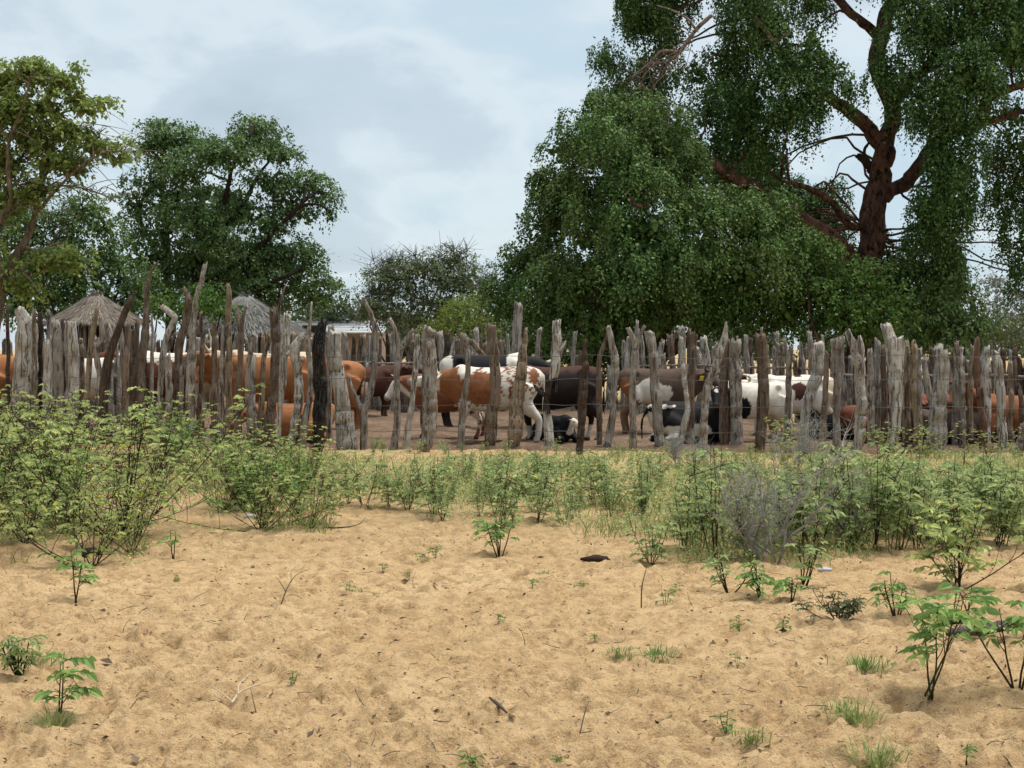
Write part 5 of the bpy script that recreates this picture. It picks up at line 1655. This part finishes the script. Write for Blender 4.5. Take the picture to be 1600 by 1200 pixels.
def senna(rng, H, spread, stems, branches, leaf_n, size, pods=0, pairs=4, lower=0.25, thick=0.007, bare=0):
    """returns meshes stem, leaf, pod of one bushy herb standing at the origin"""
    ml, ms, mp_ = MB(), MB(), MB()
    paths = []
    for s in range(stems):
        az = rng.uniform(0, 2 * math.pi)
        lean = abs(rng.normal()) * spread * 0.55 + spread * 0.25
        L = H * rng.uniform(0.72, 1.05) / max(0.5, math.cos(lean) * 1.08)
        P = stem_path(rng, np.array([rng.normal() * 0.02 * H, rng.normal() * 0.02 * H, -0.03]), az, lean, L)
        tube(ms, P, np.linspace(thick, thick * 0.35, len(P)), 5, cap=False)
        paths.append((P, L, az))
        for b in range(branches):
            f = rng.uniform(lower, 0.9)
            k = f * (len(P) - 1)
            i = int(k)
            q = P[i] + (P[i + 1] - P[i]) * (k - i)
            az2 = az + rng.uniform(-1.9, 1.9)
            Lb = L * (1 - f * 0.7) * rng.uniform(0.3, 0.6)
            Pb = stem_path(rng, q, az2, rng.uniform(0.5, 1.1), Lb, 6, 0.08, 0.9)
            tube(ms, Pb, np.linspace(thick * 0.5, thick * 0.22, 6), 4, cap=False)
            paths.append((Pb, Lb, az2))
    for b in range(bare):
        P, L, az = paths[rng.integers(len(paths))]
        q = P[rng.integers(2, len(P))]
        e = q + np.array([rng.normal() * 0.16, rng.normal() * 0.16, rng.uniform(0.02, 0.22)]) * H
        t = np.linspace(0, 1, 4)[:, None]
        tube(ms, q * (1 - t) + e * t + np.sin(t * 3) * rng.normal(size=3) * 0.02, np.linspace(0.003, 0.0012, 4), 3, cap=False)
    wts = np.array([L for _, L, _ in paths])
    ids = rng.choice(len(paths), leaf_n, p=wts / wts.sum())
    pp, dd = [], []
    for i in ids:
        P, L, az = paths[i]
        f = rng.uniform(lower, 1.0) ** 0.75
        k = min(f, 0.999) * (len(P) - 1)
        j = int(k)
        q = P[j] + (P[j + 1] - P[j]) * (k - j)
        a2 = rng.uniform(0, 2 * math.pi)
        tg = unit(P[j + 1] - P[j])
        pp.append(q)
        dd.append(np.array([math.cos(a2), math.sin(a2), rng.uniform(-0.05, 0.65)]) + tg * 0.35)
    pp, dd = np.array(pp), np.array(dd)
    N = len(pp)
    sz = size * rng.uniform(0.6, 1.15, N)
    pinnate(ml, ms, pp, dd, sz * (0.75 * pairs * 0.62 + 0.4), pairs, sz, rng)
    for k in range(pods):
        P, L, az = paths[rng.integers(len(paths))]
        j = rng.integers(len(P) // 2, len(P))
        q = P[j]
        a2 = rng.uniform(0, 2 * math.pi)
        dr = np.array([math.cos(a2), math.sin(a2), rng.uniform(-0.3, 0.7)])
        t = np.linspace(0, 1, 6)[:, None]
        Lp = rng.uniform(0.08, 0.13)
        Pp = q + dr * Lp * t + np.array([0, 0, rng.uniform(-0.6, 0.7)]) * Lp * t * t
        tube(mp_, Pp, [0.0015, 0.0035, 0.004, 0.004, 0.0035, 0.001], 5, rad2=None)
    return ms, ml, mp_


def proto(name, ms, ml, mp_, leafm, stemm):
    d = [('stem', ms.mesh(name + '_stem', stemm))]
    if ml.n:
        d.append(('foliage', ml.mesh(name + '_leaf', leafm, smooth=False)))
    if mp_ is not None and mp_.n:
        d.append(('seed_pods', mp_.mesh(name + '_pod', M['pod'])))
    return d


def place(pr, name, label, cat, x, y, scale, rot, group=None, tilt=(0, 0)):
    o = empty(name, (x, y, float(gz(x, y)) - 0.005), label, cat, group)
    o.rotation_euler = (tilt[0], tilt[1], rot)
    o.scale = (scale,) * 3
    for nm, me in pr:
        c = bpy.data.objects.new(nm, me)
        c.parent = o
        COL.objects.link(c)
        if nm in ('seed_pods', 'grass_blades'):
            c['kind'] = 'stuff'
    return o


rng = np.random.default_rng(4242)
SH = [proto('shrub', *senna(rng, 1.0, 1.1, 10, 4, 150, 0.052, 46, 4, 0.04, 0.0055, 34), M['leaf_senna'], M['stem']) for k in range(6)]
SHB = [proto('shrub_dense', *senna(rng, 1.0, 0.9, 11, 5, 270, 0.040, 10, 4, 0.04, 0.0055, 14), M['leaf_blue'], M['stem_green']) for k in range(3)]
HB = [proto('herb', *senna(rng, 0.55, 0.5, 5, 3, 74, 0.042, 3, 3, 0.12, 0.004, 6), M['leaf_herb'], M['stem_green']) for k in range(7)]
HT = [proto('tall_herb', *senna(rng, 0.75, 0.28, 4, 2, 60, 0.043, 5, 3, 0.2, 0.0045, 4), M['leaf_herb'], M['stem']) for k in range(4)]
SD = [proto('seedling', *senna(rng, 0.16, 0.5, 3, 1, 12, 0.032, 0, 2, 0.2, 0.003), M['leaf_blue'], M['stem_green']) for k in range(4)]


def grass_tuft(rng, n, h, w, leafm):
    mb = MB()
    a = rng.uniform(0, 2 * math.pi, n)
    r0 = np.abs(rng.normal(size=n)) * w * 0.45
    p = np.stack([r0 * np.cos(a), r0 * np.sin(a), np.full(n, -0.01)], 1)
    d = np.stack([np.cos(a) * 0.7, np.sin(a) * 0.7, np.full(n, 1.0)], 1) + rng.normal(size=(n, 3)) * 0.4
    d[:, 2] = np.abs(d[:, 2])
    d = unit(d)
    L = h * rng.uniform(0.4, 1.1, n)
    s = unit(np.cross(d, np.array([0, 0, 1.0])) + 1e-5) * 0.0028
    m1 = p + d * (L * 0.55)[:, None]
    tip = p + d * L[:, None] + np.stack([d[:, 0], d[:, 1], -np.full(n, 0.55)], 1) * (L * 0.32)[:, None]
    V = np.stack([p - s, p + s, m1 + s, tip, m1 - s], 1)
    o = np.arange(n)[:, None] * 5
    mb.add(V.reshape(-1, 3), o + np.array([0, 1, 2, 4]), o + np.array([4, 2, 3]))
    return [('grass_blades', mb.mesh('tuft_blades', leafm, smooth=False))]


GT = [grass_tuft(rng, 120, 0.11, 0.17, M['grass_green']) for k in range(3)]
GD = [grass_tuft(rng, 120, 0.18, 0.16, M['grass']) for k in range(3)]

BL_X = [-200, 0, 225, 240, 318, 330, 515, 530, 640, 700, 850, 950, 1100, 1300, 1400, 1500, 1600, 1800]
BL_Y = [880, 880, 885, 790, 785, 835, 838, 790, 800, 832, 820, 862, 888, 885, 868, 862, 855, 850]


def in_band(x, y):
    px_ = 800 + x * F / y
    py_ = HOR + EYE * F / y
    return py_ < np.interp(px_, BL_X, BL_Y), px_, py_


R2 = lambda: float(rng.uniform(0, 2 * math.pi))
ORD = ['first', 'second', 'third', 'fourth', 'fifth', 'sixth', 'seventh', 'eighth', 'ninth', 'tenth', 'eleventh', 'twelfth', 'thirteenth', 'fourteenth', 'fifteenth', 'sixteenth', 'seventeenth', 'eighteenth', 'nineteenth', 'twentieth', 'twenty-first', 'twenty-second', 'twenty-third', 'twenty-fourth', 'twenty-fifth', 'twenty-sixth']


def single_out(items):
    """items: (object, column, plural phrase): count them off from the left within each phrase"""
    by = {}
    for o, c, ph in items:
        by.setdefault(ph, []).append((c, o))
    for ph, l in by.items():
        l.sort(key=lambda t: t[0])
        for k, (c, o) in enumerate(l):
            if len(l) == 1:
                o['label'] = 'the only one of the ' + ph
            elif k == len(l) - 1:
                o['label'] = 'rightmost of the ' + ph
            else:
                o['label'] = ORD[k] + ' from left of the ' + ph if k else 'leftmost of the ' + ph


MARKS = [(560, 'charred log'), (640, 'forked logs'), (715, 'split stump'), (790, 'spotted cow'), (870, 'tan log'), (960, 'white-socked cow'), (1045, 'ear-tagged cow'), (1140, 'lying cow'), (1230, 'white cow'), (1330, 'leaning log'), (1420, 'forked pale log'), (1510, 'broad pale stump'), (9999, 'red cows')]
items = []
# the big shrubs one can tell apart on the left
for px_, py_, sc_h, k, lab in [
    (140, 884, 0.80, 0, 'sprawling leafy shrub with dark pods at the front of the left thicket'),
    (40, 850, 0.84, 1, 'leafy shrub with dark pods cut by the left picture edge'),
    (205, 862, 0.62, 2, 'lower leafy shrub right of the sprawling front one in the left thicket'),
    (405, 832, 0.74, 3, 'rounded leafy shrub with pods standing out on the sand left of the middle'),
    (485, 825, 0.62, 4, 'leafy shrub leaning right beside the rounded one left of the middle'),
    (100, 800, 0.96, 5, 'tall leafy shrub rising behind the sprawling front one'),
    (345, 800, 0.78, 0, 'leafy shrub with yellowing leaves behind the rounded one'),
    (472, 770, 0.78, 2, 'tall thin shrub whose top reaches in front of the charred log')]:
    x, y = G(px_, py_)
    place(SH[k], 'leafy_shrub', lab, 'shrub', x, y, sc_h, R2(), 'shrubs of the left thicket')
cnt = 0
while cnt < 50:
    y = rng.uniform(11.0, 21.0)
    x = rng.uniform(-0.44, -0.13) * y
    ok, px_, py_ = in_band(x, y)
    if not ok or px_ > 520 or (240 < px_ < 320 and py_ > 770):
        continue
    ytop = float(np.interp(px_, [0, 240, 300, 420, 500, 520], [598, 606, 625, 648, 690, 705]))
    hmax = EYE - (ytop - HOR) * y / F
    den = SHB if (rng.random() < 0.3 and px_ > 90) else SH
    o_ = place(den[rng.integers(len(den))], 'leafy_shrub', 'x', 'shrub', x, y, max(0.22, hmax * rng.uniform(0.55, 1.0)), R2(), 'shrubs crowding the left thicket')
    lk = 'bluish' if den is SHB else 'pod-bearing'
    rowp = 'near the fence' if y > 18 else ('midway back' if y > 14.5 else 'towards the sand')
    items.append((o_, px_, lk + ' leafy shrubs ' + rowp + ' in the left thicket'))
    cnt += 1
# band of knee-high weeds across the middle and right
cnt = 0
while cnt < 262:
    y = rng.uniform(10.2, 20.3)
    x = rng.uniform(-0.16, 0.42) * y
    ok, px_, py_ = in_band(x, y)
    if not ok or px_ < 500:
        continue
    if vnoise(np.array([[x * 0.8, y * 0.6, 3.3]]))[0] < -0.42:
        continue
    tall = rng.random() < 0.28
    pr = HT if tall else HB
    o_ = place(pr[rng.integers(len(pr))], 'leafy_weed', 'x', 'weed', x, y, max(0.16, (EYE - (float(np.interp(px_, [520, 700, 1200, 1600], [716, 708, 706, 710])) - HOR) * y / F) * rng.uniform(0.5, 1.2)) / (0.75 if tall else 0.55), R2(), 'weeds of the green band')
    mk = [m_ for lim, m_ in MARKS if px_ < lim][0]
    rowp = 'near the fence' if y > 16.5 else ('midway' if y > 13 else 'at the sand edge')
    items.append((o_, px_, ('tall' if tall else 'bushy') + ' weeds ' + rowp + ' below the ' + mk))
    cnt += 1
# weeds at the foot of the fence
for px_ in [585, 600, 650, 690, 705, 745, 785, 850, 875, 960, 1040, 1105, 1165, 1215, 1240, 1300, 1390, 1440, 1455, 1520, 1590, 720, 635]:
    y = float(YF(px_)) - rng.uniform(0.3, 0.9)
    x = (px_ + rng.uniform(-8, 8) - 800) * y / F
    pr = HB if rng.random() < 0.6 else SHB
    o_ = place(pr[rng.integers(len(pr))], 'leafy_weed', 'low leafy weed growing against the foot of the near log fence', 'weed', x, y, rng.uniform(0.28, 0.55) * (1 if pr is HB else 0.5), R2(), 'weeds at the fence foot')
    items.append((o_, px_, 'low weeds against the foot of the near log fence'))
for px_, h in [(1235, 1.2), (1440, 1.0), (1395, 0.95), (1545, 0.85)]:
    y = float(YF(px_)) - 0.6
    x = (px_ - 800) * y / F
    lab = {1235: 'straggling thorny weed reaching up beside the leaning pale log', 1440: 'leafy shrub with dry twigs before the tan log', 1395: 'leafy shrub with dry twigs before the tall pale forked log', 1545: 'pale green shrub before the right-hand reddish log'}[px_]
    place(SH[rng.integers(6)], 'leafy_shrub', lab, 'shrub', x, y, h * 0.55, R2(), 'shrubs along the fence')

# grey leafless thorn bush on the right
def thorn_bush(rng, H, Wd, n1, n2, n3):
    mb = MB()
    tips = []
    for k in range(n1):
        az = rng.uniform(0, 2 * math.pi)
        P = stem_path(rng, np.array([rng.normal() * 0.08, rng.normal() * 0.08, -0.03]), az, (a_ := rng.uniform(0.2, 1.2)), H * rng.uniform(0.7, 1.1) * (Wd if a_ > 0.7 else 1), 9, 0.12, 0.9)
        tube(mb, P, np.linspace(0.012, 0.004, 9), 5, cap=False)
        for b in range(n2):
            i = rng.integers(2, 9)
            Pb = stem_path(rng, P[i], az + rng.uniform(-2, 2), rng.uniform(0.3, 1.3), H * rng.uniform(0.2, 0.5), 6, 0.16, 0.5)
            tube(mb, Pb, np.linspace(0.005, 0.0018, 6), 3, cap=False)
            st = np.repeat(Pb[1:], n3, 0)
            en = st + rng.normal(size=st.shape) * np.array([0.075, 0.075, 0.06]) + np.array([0, 0, 0.03])
            tt = np.linspace(0, 1, 3)[None, :, None]
            twigs(mb, st[:, None] * (1 - tt) + en[:, None] * tt, 0.0016, 0.0008, 3)
            tips.append(en)
    return mb, np.concatenate(tips)


rg = np.random.default_rng(88)
for (px_, py_, H, wd, n, lab) in [(1195, 872, 0.66, 1.7, 11, 'grey leafless thorn bush standing in the green band on the right'), (1312, 845, 0.52, 1.1, 6, 'smaller grey twiggy bush right of the big leafless one'), (1070, 728, 0.45, 1.1, 7, 'low dry twiggy bush at the fence before the lying black and white cow'), (1245, 735, 0.7, 1.0, 8, 'dry thorny bush at the fence below the leaning pale log')]:
    x, y = G(px_, py_)
    mb, tips = thorn_bush(rg, H, wd, n, 8, 3)
    ml = MB()
    sel = rg.random(len(tips)) < 0.5
    tp = tips[sel]
    leaves(ml, tp, rg.normal(size=tp.shape), rg.normal(size=tp.shape) + np.array([0, 0, 1.0]), rg.uniform(0.012, 0.026, len(tp)), rg.uniform(0.006, 0.012, len(tp)))
    o = empty('thorn_bush', (x, y, 0), lab, 'bush')
    for nm, m_, mt in (('twigs', mb, M['twig_grey']), ('leaves', ml, M['leaf_thorn'])):
        c = bpy.data.objects.new(nm, m_.mesh(nm, mt, smooth=False))
        COL.objects.link(c)
        c.parent = o

# single plants in the foreground
def single(px_, py_, label, H, spread, stems, branches, leaf_n, size, pairs, leafm, seed, pods=0, cat='plant', name='young_plant', lower=0.3, thick=0.006, bare=0, stemm=None):
    r_ = np.random.default_rng(seed)
    pr = proto(name, *senna(r_, H, spread, stems, branches, leaf_n, size, pods, pairs, lower, thick, bare), leafm, stemm or M['stem'])
    x, y = G(px_, py_)
    return place(pr, name, label, cat, x, y, 1.0, 0.0)


single(1452, 1092, 'young plant on thin bare stems with broad green leaflets, right foreground', 0.56, 0.62, 4, 3, 40, 0.062, 4, M['leaf_blue'], 901, lower=0.45, thick=0.0055, stemm=M['stem_green'])
single(1498, 918, 'leafy plant with large drooping leaves behind the thin-stemmed one on the right', 0.62, 0.75, 8, 4, 96, 0.062, 4, M['leaf_senna'], 902, pods=10, lower=0.12, thick=0.005)
single(1590, 1085, 'plant cut by the right picture edge with leaves reaching into view', 0.48, 0.8, 4, 3, 26, 0.062, 4, M['leaf_blue'], 903, lower=0.5)
single(1312, 968, 'low dense grey-green cushion of a bush on the sand at right', 0.20, 1.0, 14, 3, 130, 0.024, 3, M['leaf_thorn'], 904, cat='bush', name='cushion_bush', lower=0.2, thick=0.004, bare=20)
single(1400, 965, 'leafy herb between the cushion bush and the thin-stemmed young plant', 0.30, 0.6, 5, 2, 34, 0.045, 3, M['leaf_blue'], 905)
single(98, 1118, 'small upright sapling with glossy hanging leaves in the left foreground', 0.38, 0.14, 2, 1, 20, 0.062, 3, M['leaf_blue'], 906, lower=0.2, thick=0.005)
single(30, 1055, 'bushy pale green herb at the left picture edge', 0.24, 0.6, 8, 2, 60, 0.034, 3, M['leaf_herb'], 907, name='bushy_herb', stemm=M['stem_green'])
single(118, 940, 'leafy sprig drooping to the sand in front of the left thicket', 0.34, 0.45, 2, 2, 20, 0.052, 4, M['leaf_blue'], 908, lower=0.4)
single(272, 868, 'tiny two-leaved seedling right of the left thicket', 0.30, 0.3, 2, 1, 8, 0.05, 2, M['leaf_blue'], 909, lower=0.5)
single(780, 870, 'dark leafy herb standing forward of the green band in the middle', 0.42, 0.55, 5, 2, 44, 0.050, 3, M['leaf_blue'], 910)
single(1018, 880, 'leafy herb with pale flower heads at the left end of the right-hand scrub', 0.42, 0.5, 6, 3, 70, 0.042, 3, M['leaf_herb'], 911, lower=0.1, thick=0.004, stemm=M['stem_green'])
single(1140, 925, 'low leafy herb before the grey thorn bush', 0.28, 0.5, 5, 2, 34, 0.042, 3, M['leaf_herb'], 912)
single(1190, 935, 'broad-leaved herb on the sand before the grey thorn bush', 0.26, 0.5, 4, 2, 24, 0.055, 3, M['leaf_blue'], 913)
single(1255, 915, 'pale leafy herb with yellow flowers right of the broad-leaved one', 0.36, 0.5, 5, 2, 34, 0.045, 3, M['leaf_herb'], 914)
single(1235, 940, 'drooping-leaved herb at the sandy edge below the thorn bush', 0.20, 0.5, 3, 1, 16, 0.050, 3, M['leaf_blue'], 915)
for px_, py_, s in [(681, 872, 1.0), (778, 975, 0.7), (545, 930, 0.8), (660, 880, 0.8), (598, 893, 0.7), (832, 918, 0.7), (908, 925, 0.9), (1155, 985, 0.9), (1222, 985, 0.9), (1152, 1040, 0.6), (458, 1062, 0.6), (742, 1200, 0.9), (1135, 1140, 0.8), (278, 908, 0.6), (1040, 945, 1.0), (640, 905, 0.6), (870, 1192, 0.6), (1510, 1190, 0.7), (1060, 930, 0.8), (930, 1000, 0.5)]:
    x, y = G(px_, py_)
    o_ = place(SD[rng.integers(4)], 'seedling', 'tiny green seedling alone on the bare sand', 'seedling', x, y, s * 0.85, R2(), 'seedlings on the sand')
    items.append((o_, px_, 'tiny green seedlings ' + ('high up' if py_ < 900 else ('in the middle' if py_ < 1000 else 'low down')) + ' on the bare sand'))
for px_, py_, s, pr, lab in [(1350, 1050, 1.0, GT, 'green grass tuft beside the thin-stemmed young plant'), (1315, 1115, 0.75, GT, 'short green grass patch on the sand below the grass tuft at right'), (1340, 1130, 0.8, GD, 'dry grass wisps beside the short green patch at right'),
                             (970, 1022, 0.7, GT, 'thin grass tuft left of the middle pair on the sand'), (1022, 1026, 0.9, GT, 'flat green grass tuft on the sand right of the middle'), (565, 930, 0.6, GT, 'low grass sprig on the sand left of the middle'),
                             (85, 1130, 0.7, GD, 'dry grass at the foot of the upright sapling'), (1170, 1155, 0.7, GT, 'low grass patch near the bottom edge, right of the middle'), (1370, 1195, 0.9, GD, 'dry grass cut by the bottom edge'), (850, 900, 0.6, GT, 'small grass tuft before the green band'), (48, 1035, 0.9, GT, 'long grass blades in the bushy herb at the left edge')]:
    x, y = G(px_, py_)
    place(pr[rng.integers(3)], 'grass_tuft', lab, 'grass tuft', x, y, s, R2())

single_out(items)
# ------------------------------------------------------------------ low ground cover and litter
rg = np.random.default_rng(99)
n = 60000
y = rg.uniform(9.5, 20.4, n)
x = rg.uniform(-0.46, 0.46, n) * y
ok, px_, py_ = in_band(x, y)
den = fbm(xy3(x, y) * np.array([1.1, 1.1, 1]), 17, 3)
edge = np.clip((np.interp(px_, BL_X, BL_Y) - py_) / 40, 0, 1)
ok &= den > 0.16 - 0.36 * edge + rg.normal(size=n) * 0.12 + np.clip((y - 19.0) / 1.5, 0, 1) * 0.35
x, y = x[ok], y[ok]
n = len(x)
p = np.stack([x, y, gz(x, y) + 0.0], 1)
h = rg.uniform(0.04, 0.20, n)
d = unit(np.stack([rg.normal(size=n) * 0.45, rg.normal(size=n) * 0.45, np.ones(n)], 1))
s = unit(np.cross(d, rg.normal(size=(n, 3)))) * rg.uniform(0.002, 0.0042, n)[:, None]
mb = MB()
m1 = p + d * (h * 0.6)[:, None]
tip = p + d * h[:, None] + np.stack([d[:, 0], d[:, 1], -np.full(n, 0.4)], 1) * (h * 0.3)[:, None]
V = np.stack([p - s, p + s, m1 + s, tip, m1 - s], 1)
o = np.arange(n)[:, None] * 5
mb.add(V.reshape(-1, 3), o + np.array([0, 1, 2, 4]), o + np.array([4, 2, 3]))
tag(mb.build('grass', M['grass'], smooth=False), 'thin yellowish grass between the weeds before the fence', 'grass', None, 'stuff')
n = 70000
y = rg.uniform(9.5, 20.6, n)
x = rg.uniform(-0.46, 0.46, n) * y
ok, px_, py_ = in_band(x, y)
den = fbm(xy3(x, y) * np.array([0.9, 0.9, 1]) + 31, 18, 3)
edge = np.clip((np.interp(px_, BL_X, BL_Y) - py_) / 40, 0, 1)
ok &= den > 0.20 - 0.42 * edge + np.clip((y - 19.2) / 1.5, 0, 1) * 0.3
x, y = x[ok], y[ok]
n = len(x)
p = np.stack([x, y, gz(x, y) + rg.uniform(0.01, 0.16, n) ** 1.2], 1)
mb = MB()
leaves(mb, p, np.stack([rg.normal(size=n), rg.normal(size=n), rg.normal(size=n) * 0.4], 1), np.stack([rg.normal(size=n) * 0.5, rg.normal(size=n) * 0.5, np.ones(n)], 1), rg.uniform(0.018, 0.042, n), rg.uniform(0.012, 0.026, n), 0.1)
tag(mb.build('undergrowth', M['leaf_herb'], smooth=False), 'low creeping green leaves carpeting the ground under the weeds', 'undergrowth', None, 'stuff')
# crumbs of bark, dung and dead leaf on the sand
n = 5200
y = 4.3 * (18.0 / 4.3) ** rg.random(n)
x = rg.uniform(-0.46, 0.46, n) * y
p = np.stack([x, y, gz(x, y) + ground_detail(x, y) + 0.004], 1)
mb = MB()
ln = rg.uniform(0.008, 0.035, n)
ln[rg.random(n) < 0.05] *= 2.2
leaves(mb, p, np.stack([rg.normal(size=n), rg.normal(size=n), rg.normal(size=n) * 0.25], 1), np.stack([rg.normal(size=n) * 0.5, rg.normal(size=n) * 0.5, np.ones(n)], 1), ln, ln * rg.uniform(0.2, 0.7, n), 0.2)
tag(mb.build('litter', M['litter'], smooth=False), 'crumbs of bark, dung and dead leaves scattered over the sand', 'litter', None, 'stuff')
# thin dry stalks and twigs, uncountable
mb = MB()
n = 420
y = 4.4 * (17.0 / 4.4) ** rg.random(n)
x = rg.uniform(-0.46, 0.46, n) * y
p = np.stack([x, y, gz(x, y) + ground_detail(x, y) + 0.003], 1)
a = rg.uniform(0, 2 * math.pi, n)
L = rg.uniform(0.03, 0.13, n)
d = np.stack([np.cos(a), np.sin(a), rg.uniform(0.0, 0.35, n) + (rg.random(n) < 0.10) * 1.6], 1)
t = np.linspace(0, 1, 4)[None, :, None]
P = p[:, None] + unit(d)[:, None] * L[:, None, None] * t + np.sin(t * 3.1) * (rg.normal(size=(n, 1, 3)) * L[:, None, None] * 0.1)
twigs(mb, P, 0.0025, 0.0012, 3)
tag(mb.build('twig_litter', M['twig'], smooth=False), 'fine dry twigs and stalks strewn over the sand', 'litter', None, 'stuff')


def stick(name, label, segs, mat, cat='stick', lift=0.012):
    """segs: lists of (px, py_ground, height, radius)"""
    b = G(segs[0][0][0], segs[0][0][1])
    mb = MB()
    for sg in segs:
        q = []
        for px_, py_, hh, rr in sg:
            x, y = G(px_, py_)
            q.append((x, y, float(gz(x, y)) + lift + hh, rr))
        q = spline(np.array(q), 5 + 3 * len(q))
        tube(mb, q[:, :3], np.maximum(q[:, 3], 0.001), 6, lump=0.25)
    o = mb.build(name, mat, loc=(b[0], b[1], 0))
    return tag(o, label, cat)


stick('stick', 'short dark stick lying on the sand at the lower middle', [[(765, 1098, 0.02, 0.006), (778, 1107, 0.015, 0.009), (792, 1115, 0.0, 0.004)]], M['twig'])
stick('forked_twig', 'pale forked dry twig lying on the sand at lower left', [[(362, 1103, 0.01, 0.006), (375, 1088, 0.02, 0.004), (400, 1080, 0.03, 0.0035), (432, 1074, 0.04, 0.002)], [(372, 1092, 0.02, 0.004), (374, 1082, 0.04, 0.003), (392, 1070, 0.06, 0.0015)], [(362, 1100, 0.01, 0.004), (340, 1085, 0.02, 0.003), (312, 1072, 0.03, 0.0015)]], M['twig_pale'])
stick('upright_twig', 'thin bare twig standing upright in the sand right of the middle', [[(1002, 950, -0.05, 0.005), (1003, 949, 0.10, 0.004), (1010, 948, 0.22, 0.002)]], M['twig'])
stick('dry_branch', 'bare branching dry twig standing in the sand at left', [[(438, 950, -0.02, 0.004), (448, 948, 0.08, 0.0035), (462, 946, 0.16, 0.002), (485, 945, 0.2, 0.001)], [(446, 948, 0.07, 0.003), (436, 946, 0.13, 0.0015), (430, 945, 0.15, 0.001)], [(455, 947, 0.12, 0.002), (455, 946, 0.18, 0.001), (462, 945, 0.21, 0.0008)]], M['twig'])
stick('fallen_log', 'weathered grey log lying on the sand at the right edge', [[(1478, 1000, 0.03, 0.02), (1530, 1000, 0.045, 0.035), (1570, 996, 0.05, 0.032), (1650, 990, 0.05, 0.03)]], M['bark_grey'], 'log')
stick('burnt_stick', 'black burnt stick lying along the grey log at the right edge', [[(1468, 985, 0.02, 0.008), (1500, 984, 0.04, 0.018), (1540, 985, 0.03, 0.008)]], M['dung'])
stick('fallen_branch', 'dark dry branch lying on the sand beside the rounded shrub', [[(505, 830, 0.01, 0.008), (530, 835, 0.03, 0.007), (560, 833, 0.05, 0.004), (572, 828, 0.09, 0.002)], [(528, 834, 0.03, 0.005), (545, 838, 0.05, 0.003)]], M['twig'])
stick('thin_twig', 'thin twig sticking out of the sand near the bottom middle', [[(906, 1140, -0.02, 0.003), (914, 1132, 0.05, 0.0025), (920, 1126, 0.08, 0.001)]], M['twig'])


def lump(name, label, px_, py_, rx, ry, rz, mat, cat, seed, flatten=1.0):
    x, y = G(px_, py_)
    mb = MB()
    n1, n2 = 8, 12
    V = []
    for i in range(n1):
        ph = math.pi * i / (n1 - 1)
        for j in range(n2):
            th = 2 * math.pi * j / n2
            V.append((math.sin(ph) * math.cos(th), math.sin(ph) * math.sin(th), math.cos(ph)))
    V = np.array(V)
    V *= (1 + 0.4 * fbm(V * 1.8 + seed, 5, 2))[:, None]
    V = V * np.array([rx, ry, rz]) + np.array([x, y, float(gz(x, y)) + rz * 0.5])
    Q = [(i * n2 + j, i * n2 + (j + 1) % n2, (i + 1) * n2 + (j + 1) % n2, (i + 1) * n2 + j) for i in range(n1 - 1) for j in range(n2)]
    mb.add(V, Q)
    return tag(mb.build(name, mat, loc=(x, y, 0)), label, cat)


lump('dung_pat', 'dark flat piece of dung on the sand before the green band', 932, 878, 0.11, 0.05, 0.03, M['dung'], 'dung', 3)
lump('dung_pat', 'dark lump of dung under the sprawling shrub of the left thicket', 145, 866, 0.09, 0.05, 0.04, M['dung'], 'dung', 4)
lump('plastic_scrap', 'white scrap of plastic under the right-hand scrub', 1290, 892, 0.055, 0.03, 0.02, M['white'], 'litter', 5)
lump('plastic_scrap', 'white scrap of plastic in the rounded shrub left of the middle', 390, 812, 0.06, 0.03, 0.03, M['white'], 'litter', 6)
